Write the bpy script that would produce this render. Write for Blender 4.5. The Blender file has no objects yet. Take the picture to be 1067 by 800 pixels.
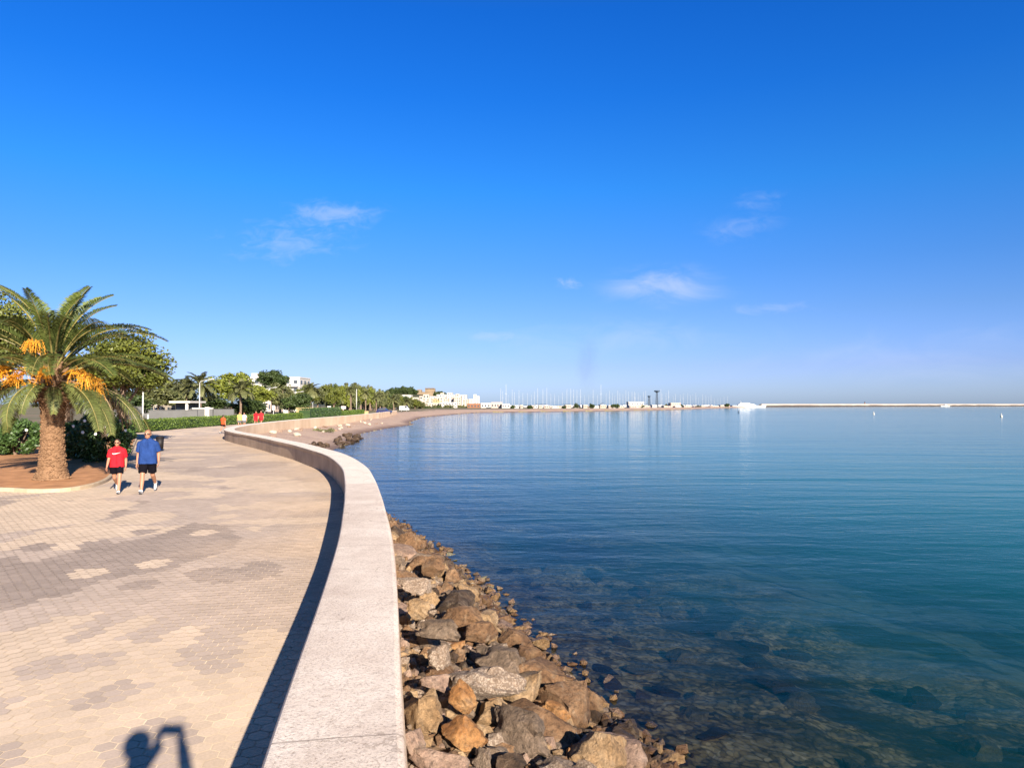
import bpy, bmesh, math, random
import numpy as np
from mathutils import Vector, Matrix

random.seed(7)
NPR = np.random.RandomState(11)
PI = math.pi
R = math.radians
scene = bpy.context.scene
COL = scene.collection

# ------------------------------------------------------------------ camera
F = 760.0            # focal length in pixels of the 1067 px wide photograph
CAMZ = 2.45          # lens height above the paving (photographer stands on the wall)
WALLZ = 0.67
SEA = -1.25
PITCH = math.atan(21 / F)
cam_d = bpy.data.cameras.new('camera')
cam = bpy.data.objects.new('camera', cam_d)
COL.objects.link(cam)
cam.location = (0, 0, CAMZ)
cam.rotation_euler = (PI / 2 + PITCH, 0, 0)
cam_d.sensor_fit = 'HORIZONTAL'
cam_d.sensor_width = 36
cam_d.lens = 36 * F / 1067
cam_d.clip_start = 0.02
cam_d.clip_end = 30000
scene.camera = cam


def P(px, py, z=0.0):
    """ground position of something seen at (px, py) standing on height z"""
    dx, dy = (px - 533.5) / F, (400 - py) / F
    vy = math.cos(PITCH) - dy * math.sin(PITCH)
    vz = math.sin(PITCH) + dy * math.cos(PITCH)
    t = (z - CAMZ) / vz
    return Vector((dx * t, vy * t, z))


def at(px, d):
    return (px - 533.5) / F * d


def zz(py, d):
    return CAMZ + (421 - py) / F * d


# ------------------------------------------------------------------ materials
def lin(r, g, b):
    f = lambda c: (c / 255 / 12.92) if c <= 10 else ((c / 255 + 0.055) / 1.055) ** 2.4
    return (f(r), f(g), f(b))


class NT:
    def __init__(s, name):
        s.m = bpy.data.materials.new(name)
        s.m.use_nodes = True
        s.t = s.m.node_tree
        s.t.nodes.clear()
        s.out = s.n('ShaderNodeOutputMaterial')

    def n(s, typ, **kw):
        nd = s.t.nodes.new(typ)
        for k, v in kw.items():
            if k.startswith('i_'):
                nd.inputs[k[2:].replace('_', ' ')].default_value = v
            else:
                setattr(nd, k, v)
        return nd

    def l(s, a, b):
        s.t.links.new(a, b)

    def math(s, op, a, b=None, c=None):
        nd = s.n('ShaderNodeMath', operation=op)
        for i, v in enumerate((a, b, c)):
            if v is None:
                continue
            if isinstance(v, (int, float)):
                nd.inputs[i].default_value = v
            else:
                s.l(v, nd.inputs[i])
        return nd.outputs[0]

    def mix(s, fac, a, b, mode='MIX'):
        nd = s.n('ShaderNodeMix', data_type='RGBA', blend_type=mode)
        for idx, v in ((0, fac), (6, a), (7, b)):
            if isinstance(v, (int, float)):
                nd.inputs[idx].default_value = v
            elif isinstance(v, tuple):
                nd.inputs[idx].default_value = (*v[:3], 1)
            else:
                s.l(v, nd.inputs[idx])
        return nd.outputs[2]

    def noise(s, vec, scale, detail=4, rough=0.55, dist=0.0):
        nd = s.n('ShaderNodeTexNoise')
        nd.inputs['Scale'].default_value = scale
        nd.inputs['Detail'].default_value = detail
        nd.inputs['Roughness'].default_value = rough
        nd.inputs['Distortion'].default_value = dist
        if vec is not None:
            s.l(vec, nd.inputs['Vector'])
        return nd.outputs['Fac']

    def ramp(s, fac, stops):
        nd = s.n('ShaderNodeValToRGB')
        e = nd.color_ramp.elements
        while len(e) > 1:
            e.remove(e[-1])
        for i, (p, c) in enumerate(stops):
            el = e[0] if i == 0 else e.new(p)
            el.position = p
            el.color = (*c[:3], 1) if isinstance(c, tuple) else (c, c, c, 1)
        s.l(fac, nd.inputs[0])
        return nd.outputs[0]

    def principled(s, color, rough=0.7, normal=None, spec=0.3, **kw):
        b = s.n('ShaderNodeBsdfPrincipled')
        if isinstance(color, tuple):
            b.inputs['Base Color'].default_value = (*color[:3], 1)
        else:
            s.l(color, b.inputs['Base Color'])
        if isinstance(rough, (int, float)):
            b.inputs['Roughness'].default_value = rough
        else:
            s.l(rough, b.inputs['Roughness'])
        b.inputs['Specular IOR Level'].default_value = spec
        if normal is not None:
            s.l(normal, b.inputs['Normal'])
        for k, v in kw.items():
            b.inputs[k.replace('_', ' ')].default_value = v
        s.l(b.outputs[0], s.out.inputs['Surface'])
        return b

    def bump(s, h, strength, dist=0.02):
        nd = s.n('ShaderNodeBump')
        nd.inputs['Strength'].default_value = strength
        nd.inputs['Distance'].default_value = dist
        s.l(h, nd.inputs['Height'])
        return nd.outputs[0]

    def pos(s):
        return s.n('ShaderNodeNewGeometry').outputs['Position']

    def obj(s):
        return s.n('ShaderNodeTexCoord').outputs['Object']


def simple(name, c, rough=0.7, var=0.25, scale=6.0, bump=0.0, spec=0.3, coord='obj', **kw):
    n = NT(name)
    v = n.obj() if coord == 'obj' else n.pos()
    f = n.noise(v, scale, 5)
    lo = tuple(x * (1 - var) for x in c)
    hi = tuple(min(1, x * (1 + var)) for x in c)
    colr = n.ramp(f, [(0.3, lo), (0.7, hi)])
    nm = None
    if bump:
        nm = n.bump(n.noise(v, scale * 5, 4), bump, 0.02)
    n.principled(colr, rough, nm, spec, **kw)
    return n.m


def leaf_mat(name, dark, light, scale=0.6, trans=0.25, rough=0.55):
    """foliage: hue varies from clump to clump, a little light comes through the leaves"""
    n = NT(name)
    g = n.n('ShaderNodeNewGeometry')
    f = n.noise(g.outputs['Position'], scale, 4, 0.6)
    c = n.ramp(f, [(0.32, dark), (0.68, light)])
    r = g.outputs['Random Per Island']
    c2 = n.mix(0.35, c, n.ramp(r, [(0.0, tuple(x * 0.55 for x in dark)), (1.0, tuple(min(1, x * 1.35) for x in light))]))
    b = n.principled(c2, rough, None, 0.35)
    t = n.n('ShaderNodeBsdfTranslucent')
    n.l(c2, t.inputs[0])
    mx = n.n('ShaderNodeMixShader')
    mx.inputs[0].default_value = trans
    n.l(b.outputs[0], mx.inputs[1])
    n.l(t.outputs[0], mx.inputs[2])
    n.l(mx.outputs[0], n.out.inputs['Surface'])
    return n.m


# ------------------------------------------------------------------ mesh builder
class MB:
    def __init__(s):
        s.v, s.f, s.mi = [], [], []

    def add(s, vs, fs, mi=0, M=None):
        o = len(s.v)
        if M is not None:
            vs = [M @ Vector(v) for v in vs]
        s.v.extend([tuple(v) for v in vs])
        for f in fs:
            s.f.append(tuple(i + o for i in f))
            s.mi.append(mi)
        return s

    def box(s, c, size, rz=0.0, mi=0, bev=0.0):
        x, y, z = (q / 2 for q in size)
        if bev:
            bm = bmesh.new()
            bmesh.ops.create_cube(bm, size=1)
            for v in bm.verts:
                v.co = Vector((v.co.x * size[0], v.co.y * size[1], v.co.z * size[2]))
            bmesh.ops.bevel(bm, geom=bm.edges[:], offset=bev, segments=2, affect='EDGES', profile=0.6)
            vs = [v.co.copy() for v in bm.verts]
            bm.verts.index_update()
            fs = [[v.index for v in f.verts] for f in bm.faces]
            bm.free()
        else:
            vs = [(-x, -y, -z), (x, -y, -z), (x, y, -z), (-x, y, -z), (-x, -y, z), (x, -y, z), (x, y, z), (-x, y, z)]
            fs = [(3, 2, 1, 0), (4, 5, 6, 7), (0, 1, 5, 4), (1, 2, 6, 5), (2, 3, 7, 6), (3, 0, 4, 7)]
        M = Matrix.Translation(c) @ Matrix.Rotation(rz, 4, 'Z')
        return s.add(vs, fs, mi, M)

    def tube(s, pts, rad, n=8, mi=0, cap=True, flat=None):
        pts = [Vector(p) for p in pts]
        if isinstance(rad, (int, float)):
            rad = [rad] * len(pts)
        vs, fs = [], []
        up = Vector((0, 0, 1))
        prev = None
        for i, p in enumerate(pts):
            t = (pts[min(i + 1, len(pts) - 1)] - pts[max(i - 1, 0)]).normalized()
            if prev is None:
                a = t.cross(up)
                if a.length < 0.05:
                    a = t.cross(Vector((1, 0, 0)))
            else:
                a = prev - t * prev.dot(t)
                if a.length < 1e-4:
                    a = t.cross(up)
            a.normalize()
            prev = a
            b = t.cross(a)
            for k in range(n):
                an = 2 * PI * k / n
                vs.append(p + (a * math.cos(an) + b * math.sin(an) * (flat or 1)) * rad[i])
        for i in range(len(pts) - 1):
            for k in range(n):
                k2 = (k + 1) % n
                fs.append((i * n + k, i * n + k2, (i + 1) * n + k2, (i + 1) * n + k))
        if cap:
            fs.append(tuple(reversed(range(n))))
            fs.append(tuple(range((len(pts) - 1) * n, len(pts) * n)))
        return s.add(vs, fs, mi)

    def ball(s, c, r, seg=10, rings=7, mi=0, M=None):
        if isinstance(r, (int, float)):
            r = (r, r, r)
        vs, fs = [(0, 0, r[2])], []
        for i in range(1, rings):
            th = PI * i / rings
            for k in range(seg):
                ph = 2 * PI * k / seg
                vs.append((r[0] * math.sin(th) * math.cos(ph), r[1] * math.sin(th) * math.sin(ph), r[2] * math.cos(th)))
        vs.append((0, 0, -r[2]))
        last = len(vs) - 1
        for k in range(seg):
            k2 = (k + 1) % seg
            fs.append((0, 1 + k, 1 + k2))
            for i in range(rings - 2):
                a, b = 1 + i * seg, 1 + (i + 1) * seg
                fs.append((a + k, b + k, b + k2, a + k2))
            a = 1 + (rings - 2) * seg
            fs.append((a + k, last, a + k2))
        MM = Matrix.Translation(c)
        if M is not None:
            MM = MM @ M
        return s.add(vs, fs, mi, MM)

    def capsule(s, a, ra, b, rb, n=12, mi=0):
        s.tube([a, b], [ra, rb], n, mi)
        s.ball(a, ra, n, 8, mi)
        s.ball(b, rb, n, 8, mi)
        return s

    def prism(s, poly, z0, z1, mi=0):
        n = len(poly)
        vs = [(p[0], p[1], z0) for p in poly] + [(p[0], p[1], z1) for p in poly]
        fs = [tuple(reversed(range(n))), tuple(range(n, 2 * n))]
        for k in range(n):
            k2 = (k + 1) % n
            fs.append((k, k2, n + k2, n + k))
        return s.add(vs, fs, mi)

    def mesh(s, name, mats, smooth=False):
        me = bpy.data.meshes.new(name)
        me.from_pydata(s.v, [], s.f)
        if not isinstance(mats, (list, tuple)):
            mats = [mats]
        for m in mats:
            me.materials.append(m)
        if len(mats) > 1:
            me.polygons.foreach_set('material_index', s.mi)
        if smooth:
            me.polygons.foreach_set('use_smooth', [True] * len(me.polygons))
        me.update()
        return me

    def build(s, name, mats, parent=None, smooth=False, loc=None):
        o = bpy.data.objects.new(name, s.mesh(name, mats, smooth))
        COL.objects.link(o)
        if parent is not None:
            o.parent = parent
        if loc is not None:
            o.location = loc
        return o


def tag(o, label=None, cat=None, group=None, kind=None):
    if label:
        o['label'] = label
    if cat:
        o['category'] = cat
    if group:
        o['group'] = group
    if kind:
        o['kind'] = kind
    return o


def thing(name, label, cat, loc=(0, 0, 0), rz=0.0, group=None):
    o = bpy.data.objects.new(name, None)
    o.empty_display_size = 0.2
    COL.objects.link(o)
    o.location = loc
    o.rotation_euler = (0, 0, rz)
    return tag(o, label, cat, group)


def link_mesh(name, me, parent=None, loc=(0, 0, 0), rot=(0, 0, 0), scale=(1, 1, 1)):
    o = bpy.data.objects.new(name, me)
    COL.objects.link(o)
    if parent is not None:
        o.parent = parent
    o.location = loc
    o.rotation_euler = rot
    o.scale = scale
    return o


def dup(root, loc, rz=0.0, label=None, scale=None):
    r = root.copy()
    COL.objects.link(r)
    r.location = loc
    r.rotation_euler = (0, 0, rz)
    if scale:
        r.scale = (scale, scale, scale)
    if label:
        r['label'] = label
    for ch in list(root.children):
        c = ch.copy()
        COL.objects.link(c)
        c.parent = r
        for g in ch.children:
            d = g.copy()
            COL.objects.link(d)
            d.parent = c
    return r


# numpy value noise -------------------------------------------------------
def _h(ix, iy, seed):
    n = (ix.astype(np.int64) * 374761393 + iy.astype(np.int64) * 668265263 + seed * 974634777) & 0x7fffffff
    n = ((n ^ (n >> 13)) * 1274126177) & 0x7fffffff
    return ((n ^ (n >> 16)) & 0xffff) / 65535.0


def vnoise(x, y, seed=0):
    ix, iy = np.floor(x), np.floor(y)
    fx, fy = x - ix, y - iy
    fx, fy = fx * fx * (3 - 2 * fx), fy * fy * (3 - 2 * fy)
    a, b = _h(ix, iy, seed), _h(ix + 1, iy, seed)
    c, d = _h(ix, iy + 1, seed), _h(ix + 1, iy + 1, seed)
    return (a * (1 - fx) + b * fx) * (1 - fy) + (c * (1 - fx) + d * fx) * fy


def fbm(x, y, seed=0, oct=4):
    s, a, t = 0, 1.0, 0
    for k in range(oct):
        s = s + a * vnoise(x * 2 ** k, y * 2 ** k, seed + k)
        t += a
        a *= 0.5
    return s / t


def in_poly(px, py, poly):
    r = np.zeros(px.shape, bool)
    n = len(poly)
    for i in range(n):
        x0, y0 = poly[i][0], poly[i][1]
        x1, y1 = poly[(i + 1) % n][0], poly[(i + 1) % n][1]
        if y0 == y1:
            continue
        c = ((y0 > py) != (y1 > py)) & (px < (x1 - x0) * (py - y0) / (y1 - y0) + x0)
        r ^= c
    return r


def seg_dist(px, py, pl):
    d = np.full(px.shape, 1e9)
    for i in range(len(pl) - 1):
        x0, y0 = pl[i]
        x1, y1 = pl[i + 1]
        vx, vy = x1 - x0, y1 - y0
        t = np.clip(((px - x0) * vx + (py - y0) * vy) / (vx * vx + vy * vy), 0, 1)
        d = np.minimum(d, np.hypot(px - x0 - t * vx, py - y0 - t * vy))
    return d


def catmull(pts, step):
    """resample a polyline as a smooth curve"""
    pts = [Vector((p[0], p[1])) for p in pts]
    out = []
    for i in range(len(pts) - 1):
        p0, p1, p2, p3 = pts[max(i - 1, 0)], pts[i], pts[i + 1], pts[min(i + 2, len(pts) - 1)]
        n = max(1, int((p2 - p1).length / step))
        for k in range(n):
            t = k / n
            out.append(0.5 * ((2 * p1) + (p2 - p0) * t + (2 * p0 - 5 * p1 + 4 * p2 - p3) * t * t + (3 * p1 - p0 - 3 * p2 + p3) * t ** 3))
    out.append(pts[-1])
    return out


# ------------------------------------------------------------------ light and sky
SUN_AZ = 155.0      # degrees clockwise from +Y
SUN_EL = 21.6
sd = bpy.data.lights.new('sun', 'SUN')
sd.energy = 5.0
sd.angle = R(0.53)
sd.color = (1.0, 0.88, 0.74)
so = bpy.data.objects.new('sun', sd)
COL.objects.link(so)
tosun = Vector((math.sin(R(SUN_AZ)) * math.cos(R(SUN_EL)), math.cos(R(SUN_AZ)) * math.cos(R(SUN_EL)), math.sin(R(SUN_EL))))
so.rotation_euler = tosun.to_track_quat('Z', 'Y').to_euler()
so.location = tosun * 50

w = bpy.data.worlds.new('World')
scene.world = w
w.use_nodes = True
wt = w.node_tree
wt.nodes.clear()


class WN(NT):
    def __init__(s, tree):
        s.t = tree


W = WN(wt)
wout = W.n('ShaderNodeOutputWorld')
bg = W.n('ShaderNodeBackground')
bg.inputs['Strength'].default_value = 0.0745
W.l(bg.outputs[0], wout.inputs[0])
sky = W.n('ShaderNodeTexSky', sky_type='NISHITA')
sky.sun_disc = False
sky.sun_elevation = R(SUN_EL)
sky.sun_rotation = R(SUN_AZ)
sky.altitude = 0
sky.air_density = 1.0
sky.dust_density = 0.6
sky.ozone_density = 3.0
dirv = W.n('ShaderNodeTexCoord').outputs['Generated']
# a phone renders a clear Mediterranean sky much bluer than the plain sky model does: grade it by elevation
sepz = W.n('ShaderNodeSeparateXYZ')
W.l(dirv, sepz.inputs[0])
grade = W.ramp(sepz.outputs[2], [(0.0, (0.44, 0.57, 1.0)), (0.05, (0.37, 0.445, 0.86)), (0.12, (0.28, 0.41, 0.72)), (0.18, (0.20, 0.405, 0.74)),
                                (0.28, (0.10, 0.435, 0.84)), (0.39, (0.050, 0.375, 0.88)), (0.48, (0.036, 0.345, 0.88)), (0.62, (0.16, 0.34, 0.58)), (0.8, (0.20, 0.34, 0.48))])
skyc = W.mix(1.0, sky.outputs[0], grade, 'MULTIPLY')


def cloud_mask(px, py, sx, sy, rot, scale, lo, hi, amt, seed):
    """a wisp of cloud high in the sky towards a compass direction and elevation"""
    c = Vector(((px - 533.5) / F, 1.0, (421 - py) / F)).normalized()
    r = c.cross(Vector((0, 0, 1))).normalized()
    u = r.cross(c)
    rr = r * math.cos(rot) + u * math.sin(rot)
    uu = u * math.cos(rot) - r * math.sin(rot)

    def dot(v, k):
        nd = W.n('ShaderNodeVectorMath', operation='DOT_PRODUCT')
        W.l(dirv, nd.inputs[0])
        nd.inputs[1].default_value = v * k
        return nd.outputs['Value']
    a, b = dot(rr, F / sx), dot(uu, F / sy)
    q = W.math('SQRT', W.math('ADD', W.math('MULTIPLY', a, a), W.math('MULTIPLY', b, b)))
    front = W.math('GREATER_THAN', dot(c, 1.0), 0.2)
    cmb = W.n('ShaderNodeCombineXYZ')
    W.l(W.math('MULTIPLY', a, sx / 60.0), cmb.inputs[0])
    W.l(W.math('MULTIPLY', b, sy / 28.0), cmb.inputs[1])
    cmb.inputs[2].default_value = seed
    nz = W.noise(cmb.outputs[0], scale, 7, 0.6, 0.6)
    val = W.math('SUBTRACT', nz, W.math('MULTIPLY', q, 0.33))
    mr = W.n('ShaderNodeMapRange', interpolation_type='SMOOTHSTEP')
    mr.inputs['From Min'].default_value = lo
    mr.inputs['From Max'].default_value = hi
    W.l(val, mr.inputs['Value'])
    fade = W.n('ShaderNodeMapRange', interpolation_type='SMOOTHSTEP')
    fade.inputs['From Min'].default_value = 1.25
    fade.inputs['From Max'].default_value = 0.3
    W.l(q, fade.inputs['Value'])
    return W.math('MULTIPLY', W.math('MULTIPLY', W.math('MULTIPLY', mr.outputs[0], fade.outputs[0]), front), amt)


masks = [cloud_mask(692, 299, 74, 25, -0.03, 1.0, 0.08, 0.62, 0.50, 1.3),
         cloud_mask(345, 224, 62, 20, 0.08, 2.4, 0.16, 0.62, 0.34, 4.6),
         cloud_mask(300, 252, 84, 34, 0.12, 2.8, 0.24, 0.70, 0.24, 14.1),
         cloud_mask(776, 238, 48, 18, 0.0, 1.7, 0.14, 0.66, 0.22, 7.7),
         cloud_mask(790, 211, 40, 16, 0.0, 2.6, 0.22, 0.70, 0.15, 17.2),
         cloud_mask(595, 293, 22, 9, 0.0, 2.2, 0.2, 0.6, 0.35, 2.2),
         cloud_mask(515, 350, 40, 10, 0.0, 2.0, 0.2, 0.6, 0.25, 9.2),
         cloud_mask(800, 321, 60, 10, 0.0, 2.0, 0.2, 0.6, 0.2, 5.2),
         cloud_mask(640, 352, 190, 26, 0.0, 1.0, 0.15, 0.7, 0.22, 3.9),
         cloud_mask(960, 370, 240, 34, 0.0, 0.8, 0.15, 0.8, 0.22, 6.4)]
tot = masks[0]
for m_ in masks[1:]:
    tot = W.math('MAXIMUM', tot, m_)
skyc = W.mix(tot, skyc, (3.3, 3.6, 4.5))
W.l(skyc, bg.inputs['Color'])

scene.view_settings.view_transform = 'Standard'
scene.view_settings.look = 'None'
scene.view_settings.gamma = 1
scene.view_settings.exposure = 1.6
scene.render.engine = 'CYCLES'
scene.cycles.max_bounces = 8
scene.cycles.transparent_max_bounces = 16
scene.cycles.use_denoising = True
scene.cycles.caustics_reflective = False
scene.cycles.caustics_refractive = False

# ------------------------------------------------------------------ the line of the sea wall (inner edge) and the shore
INNER = [(9.5, -60), (3.2, -24), (0.55, -9.5), (-0.52, -0.5), (-1.21, 3.57), (-1.49, 5.22), (-1.86, 7.4), (-2.27, 9.73), (-2.70, 11.76), (-3.28, 14.39), (-3.89, 17.1),
         (-4.53, 19.75), (-5.14, 21.8), (-5.83, 23.9), (-6.82, 26.5), (-7.97, 28.8), (-9.8, 32.6), (-11.5, 35.6), (-13.8, 39.8), (-16.1, 43.6),
         (-18.3, 47.4), (-20.2, 51.2), (-22.3, 58), (-24.2, 70), (-25.6, 90), (-26.0, 113), (-28.0, 150), (-31, 185), (-33, 205)]
INN = catmull(INNER, 0.45)
# light smoothing of the resampled curve
for _ in range(12):
    INN = [INN[0]] + [(INN[i - 1] + INN[i] * 2 + INN[i + 1]) / 4 for i in range(1, len(INN) - 1)] + [INN[-1]]
NRM = []
for i in range(len(INN)):
    t = (INN[min(i + 1, len(INN) - 1)] - INN[max(i - 1, 0)]).normalized()
    NRM.append(Vector((t.y, -t.x)))          # points to the sea
WALLW = 0.69

SHORE = [(60, -3000), (30, -400), (13, -60), (6.4, -20), (4.0, -6), (3.1, 0), (2.40, 4), (1.75, 7.2), (1.15, 8.8), (0.55, 10.4), (-0.02, 12.3), (-0.56, 14.1),
         (-1.22, 16.2), (-2.0, 18.3), (-3.0, 21), (-3.7, 22.8), (-4.5, 24.9), (-6.2, 30), (-9.4, 40), (-12.6, 50), (-14.6, 60), (-15.2, 67.8),
         (-16.6, 81), (-18.9, 90.7), (-19, 99), (-18.9, 112), (-17.6, 132), (-20.7, 148), (-24.6, 200), (-21, 255), (-14, 320), (12, 351),
         (56, 400), (103, 469), (208, 700), (322, 937), (326, 960), (250, 1060), (0, 1400), (-500, 2500), (-1500, 6500)]
LAND = SHORE + [(-9000, 6500), (-9000, -3000)]


def terrain(x, y):
    """height of the land and of the sea bed"""
    d = seg_dist(x, y, SHORE)
    land = in_poly(x, y, LAND)
    s = np.where(y < 28, 0.30, np.where(y > 56, 0.125, 0.30 + (y - 28) / 28 * (0.125 - 0.30)))
    up = SEA + d * s
    up = up + np.where(y < 40, 0.05, 0.10) * (fbm(x * 1.3, y * 1.3, 3) - 0.5) * np.clip(d, 0, 1)
    up = np.minimum(up, -0.07)
    hill = 11.5 * np.exp(-(((x + 112) / 40) ** 4 + ((y - 900) / 90) ** 2)) + 9 * np.exp(-(((x + 175) / 60) ** 2 + ((y - 880) / 90) ** 2))
    up = up + np.where(land, hill, 0)
    dn = SEA - 0.02 - d * 0.115 + (fbm(x * 0.55, y * 0.55, 21) - 0.5) * 0.5 * np.clip(d * 0.6, 0, 1)
    dn = np.where(d > 4, dn - np.maximum(d - 8, 0) * 0.09, dn)
    dn = np.clip(dn, -7.0, SEA + 0.02)
    return np.where(land, up, dn), np.where(land, -d, d)


def polar_grid():
    a = np.concatenate([np.arange(-64, 64.001, 0.25), np.arange(68, 295, 4.0)])
    r = np.concatenate([[0.4], np.geomspace(1.4, 12000, 236)])
    A, RR = np.meshgrid(np.radians(a), r, indexing='ij')
    return A, RR, RR * np.sin(A), RR * np.cos(A)


A_, R_, GX, GY = polar_grid()
GZ, GS = terrain(GX, GY)
na, nr = GX.shape
I, J = np.meshgrid(np.arange(na), np.arange(nr - 1), indexing='ij')
I2 = (I + 1) % na
QUADS = np.stack([I * nr + J, I2 * nr + J, I2 * nr + J + 1, I * nr + J + 1], -1).reshape(-1, 4)


def np_mesh(name, verts, faces, mats, smooth=True):
    used = np.unique(faces)
    remap = np.full(len(verts), -1)
    remap[used] = np.arange(len(used))
    v = verts[used]
    f = remap[faces]
    k = f.shape[1]
    me = bpy.data.meshes.new(name)
    me.vertices.add(len(v))
    me.vertices.foreach_set('co', v.astype(np.float32).ravel())
    me.loops.add(f.size)
    me.loops.foreach_set('vertex_index', f.astype(np.int32).ravel())
    me.polygons.add(len(f))
    me.polygons.foreach_set('loop_start', np.arange(0, f.size, k, dtype=np.int32))
    me.polygons.foreach_set('loop_total', np.full(len(f), k, dtype=np.int32))
    if smooth:
        me.polygons.foreach_set('use_smooth', np.ones(len(f), bool))
    me.update(calc_edges=True)
    me.validate()
    for m in (mats if isinstance(mats, (list, tuple)) else [mats]):
        me.materials.append(m)
    return me, used
# ================================================================== THE SETTING
def ground_material():
    n = NT('ground_earth')
    p = n.pos()
    f = n.noise(p, 0.05, 5)
    f2 = n.noise(p, 0.9, 6)
    c = n.ramp(f, [(0.35, (0.20, 0.14, 0.08)), (0.5, (0.12, 0.11, 0.05)), (0.68, (0.06, 0.08, 0.025))])
    c = n.mix(0.4, c, n.ramp(f2, [(0.3, (0.07, 0.06, 0.03)), (0.7, (0.22, 0.17, 0.10))]))
    n.principled(c, 0.9, n.bump(f2, 0.5, 0.05))
    return n.m


def beach_material():
    n = NT('beach_sand')
    p = n.pos()
    sx = n.n('ShaderNodeSeparateXYZ')
    n.l(p, sx.inputs[0])
    f = n.noise(p, 0.35, 6, 0.6)
    f2 = n.noise(p, 6.0, 5, 0.7)
    c = n.ramp(f, [(0.35, (0.25, 0.16, 0.115)), (0.5, (0.33, 0.225, 0.16)), (0.66, (0.42, 0.30, 0.21))])
    c = n.mix(0.45, c, n.ramp(f2, [(0.35, (0.20, 0.13, 0.10)), (0.65, (0.52, 0.40, 0.31))]))
    wet = n.n('ShaderNodeMapRange')
    wet.inputs['From Min'].default_value = SEA + 0.05
    wet.inputs['From Max'].default_value = SEA + 0.38
    n.l(n.math('ADD', sx.outputs[2], n.math('MULTIPLY', f, 0.12)), wet.inputs['Value'])
    c = n.mix(wet.outputs[0], (0.10, 0.06, 0.045), c)
    n.principled(c, 0.9, n.bump(f2, 0.6, 0.06))
    return n.m


def bank_material():
    n = NT('bank_gravel')
    p = n.pos()
    f = n.noise(p, 3.0, 6, 0.7)
    v = n.n('ShaderNodeTexVoronoi')
    v.inputs['Scale'].default_value = 14
    n.l(p, v.inputs['Vector'])
    c = n.ramp(f, [(0.3, (0.05, 0.032, 0.02)), (0.7, (0.24, 0.15, 0.085))])
    n.principled(c, 0.9, n.bump(v.outputs['Distance'], 0.8, 0.05))
    return n.m


def seabed_material():
    n = NT('seabed')
    p = n.pos()
    at_ = n.n('ShaderNodeAttribute', attribute_name='offshore')
    f = n.noise(p, 1.1, 6, 0.65)
    f2 = n.noise(p, 0.16, 5, 0.55, 0.8)
    f3 = n.noise(p, 5.0, 5, 0.7)
    v = n.n('ShaderNodeTexVoronoi')
    v.inputs['Scale'].default_value = 2.6
    wz = n.n('ShaderNodeVectorMath', operation='MULTIPLY_ADD')
    wzn = n.n('ShaderNodeTexNoise')
    wzn.inputs['Scale'].default_value = 3.0
    n.l(p, wzn.inputs['Vector'])
    n.l(wzn.outputs['Color'], wz.inputs[0])
    wz.inputs[1].default_value = (0.35, 0.35, 0.35)
    n.l(p, wz.inputs[2])
    n.l(wz.outputs[0], v.inputs['Vector'])
    v2 = n.n('ShaderNodeTexVoronoi')
    v2.inputs['Scale'].default_value = 12.5
    n.l(wz.outputs[0], v2.inputs['Vector'])
    # each stone of the bottom has its own brown or olive tone; the gaps between are dark
    sc1 = n.n('ShaderNodeSeparateColor')
    n.l(v.outputs['Color'], sc1.inputs[0])
    sc2 = n.n('ShaderNodeSeparateColor')
    n.l(v2.outputs['Color'], sc2.inputs[0])
    tone = n.math('ADD', n.math('MULTIPLY', sc1.outputs[0], 0.45), n.math('MULTIPLY', sc2.outputs[1], 0.55))
    tone = n.math('ADD', n.math('MULTIPLY', tone, 0.6), n.math('MULTIPLY', f, 0.55))
    stones = n.ramp(tone, [(0.30, (0.05, 0.038, 0.013)), (0.50, (0.34, 0.245, 0.085)), (0.66, (0.62, 0.47, 0.19)), (0.86, (0.80, 0.66, 0.34))])
    stones = n.mix(n.ramp(v2.outputs['Distance'], [(0.42, 0.0), (0.80, 0.75)]), stones, (0.035, 0.03, 0.015))
    stones = n.mix(n.ramp(v.outputs['Distance'], [(0.50, 0.0), (0.85, 0.6)]), stones, (0.03, 0.028, 0.015))
    sand = n.ramp(f3, [(0.3, (0.28, 0.30, 0.20)), (0.7, (0.46, 0.47, 0.32))])
    weed = n.ramp(f3, [(0.3, (0.012, 0.016, 0.012)), (0.7, (0.05, 0.055, 0.03))])
    # where the stones give way to sand, then beds of seagrass further out
    off = n.math('ADD', at_.outputs['Fac'], n.math('MULTIPLY', n.math('SUBTRACT', f2, 0.5), 13.0))
    mr = n.n('ShaderNodeMapRange', interpolation_type='SMOOTHSTEP')
    mr.inputs['From Min'].default_value = 5.5
    mr.inputs['From Max'].default_value = 9.5
    n.l(off, mr.inputs['Value'])
    c = n.mix(mr.outputs[0], stones, sand)
    f4 = n.noise(p, 0.30, 5, 0.6, 1.2)
    wd = n.ramp(n.math('ADD', f4, n.math('MULTIPLY', f3, 0.10)), [(0.52, 0.0), (0.58, 1.0)])
    wd2 = n.n('ShaderNodeMapRange')
    wd2.inputs['From Min'].default_value = 1.0
    wd2.inputs['From Max'].default_value = 3.0
    n.l(at_.outputs['Fac'], wd2.inputs['Value'])
    c = n.mix(n.math('MULTIPLY', n.math('MULTIPLY', wd, wd2.outputs[0]), 0.9), c, weed)
    hgt = n.math('ADD', n.math('MULTIPLY', v.outputs['Distance'], -1.0), n.math('MULTIPLY', f3, 0.5))
    n.principled(c, 0.9, n.bump(hgt, 0.55, 0.08))
    return n.m


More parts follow.
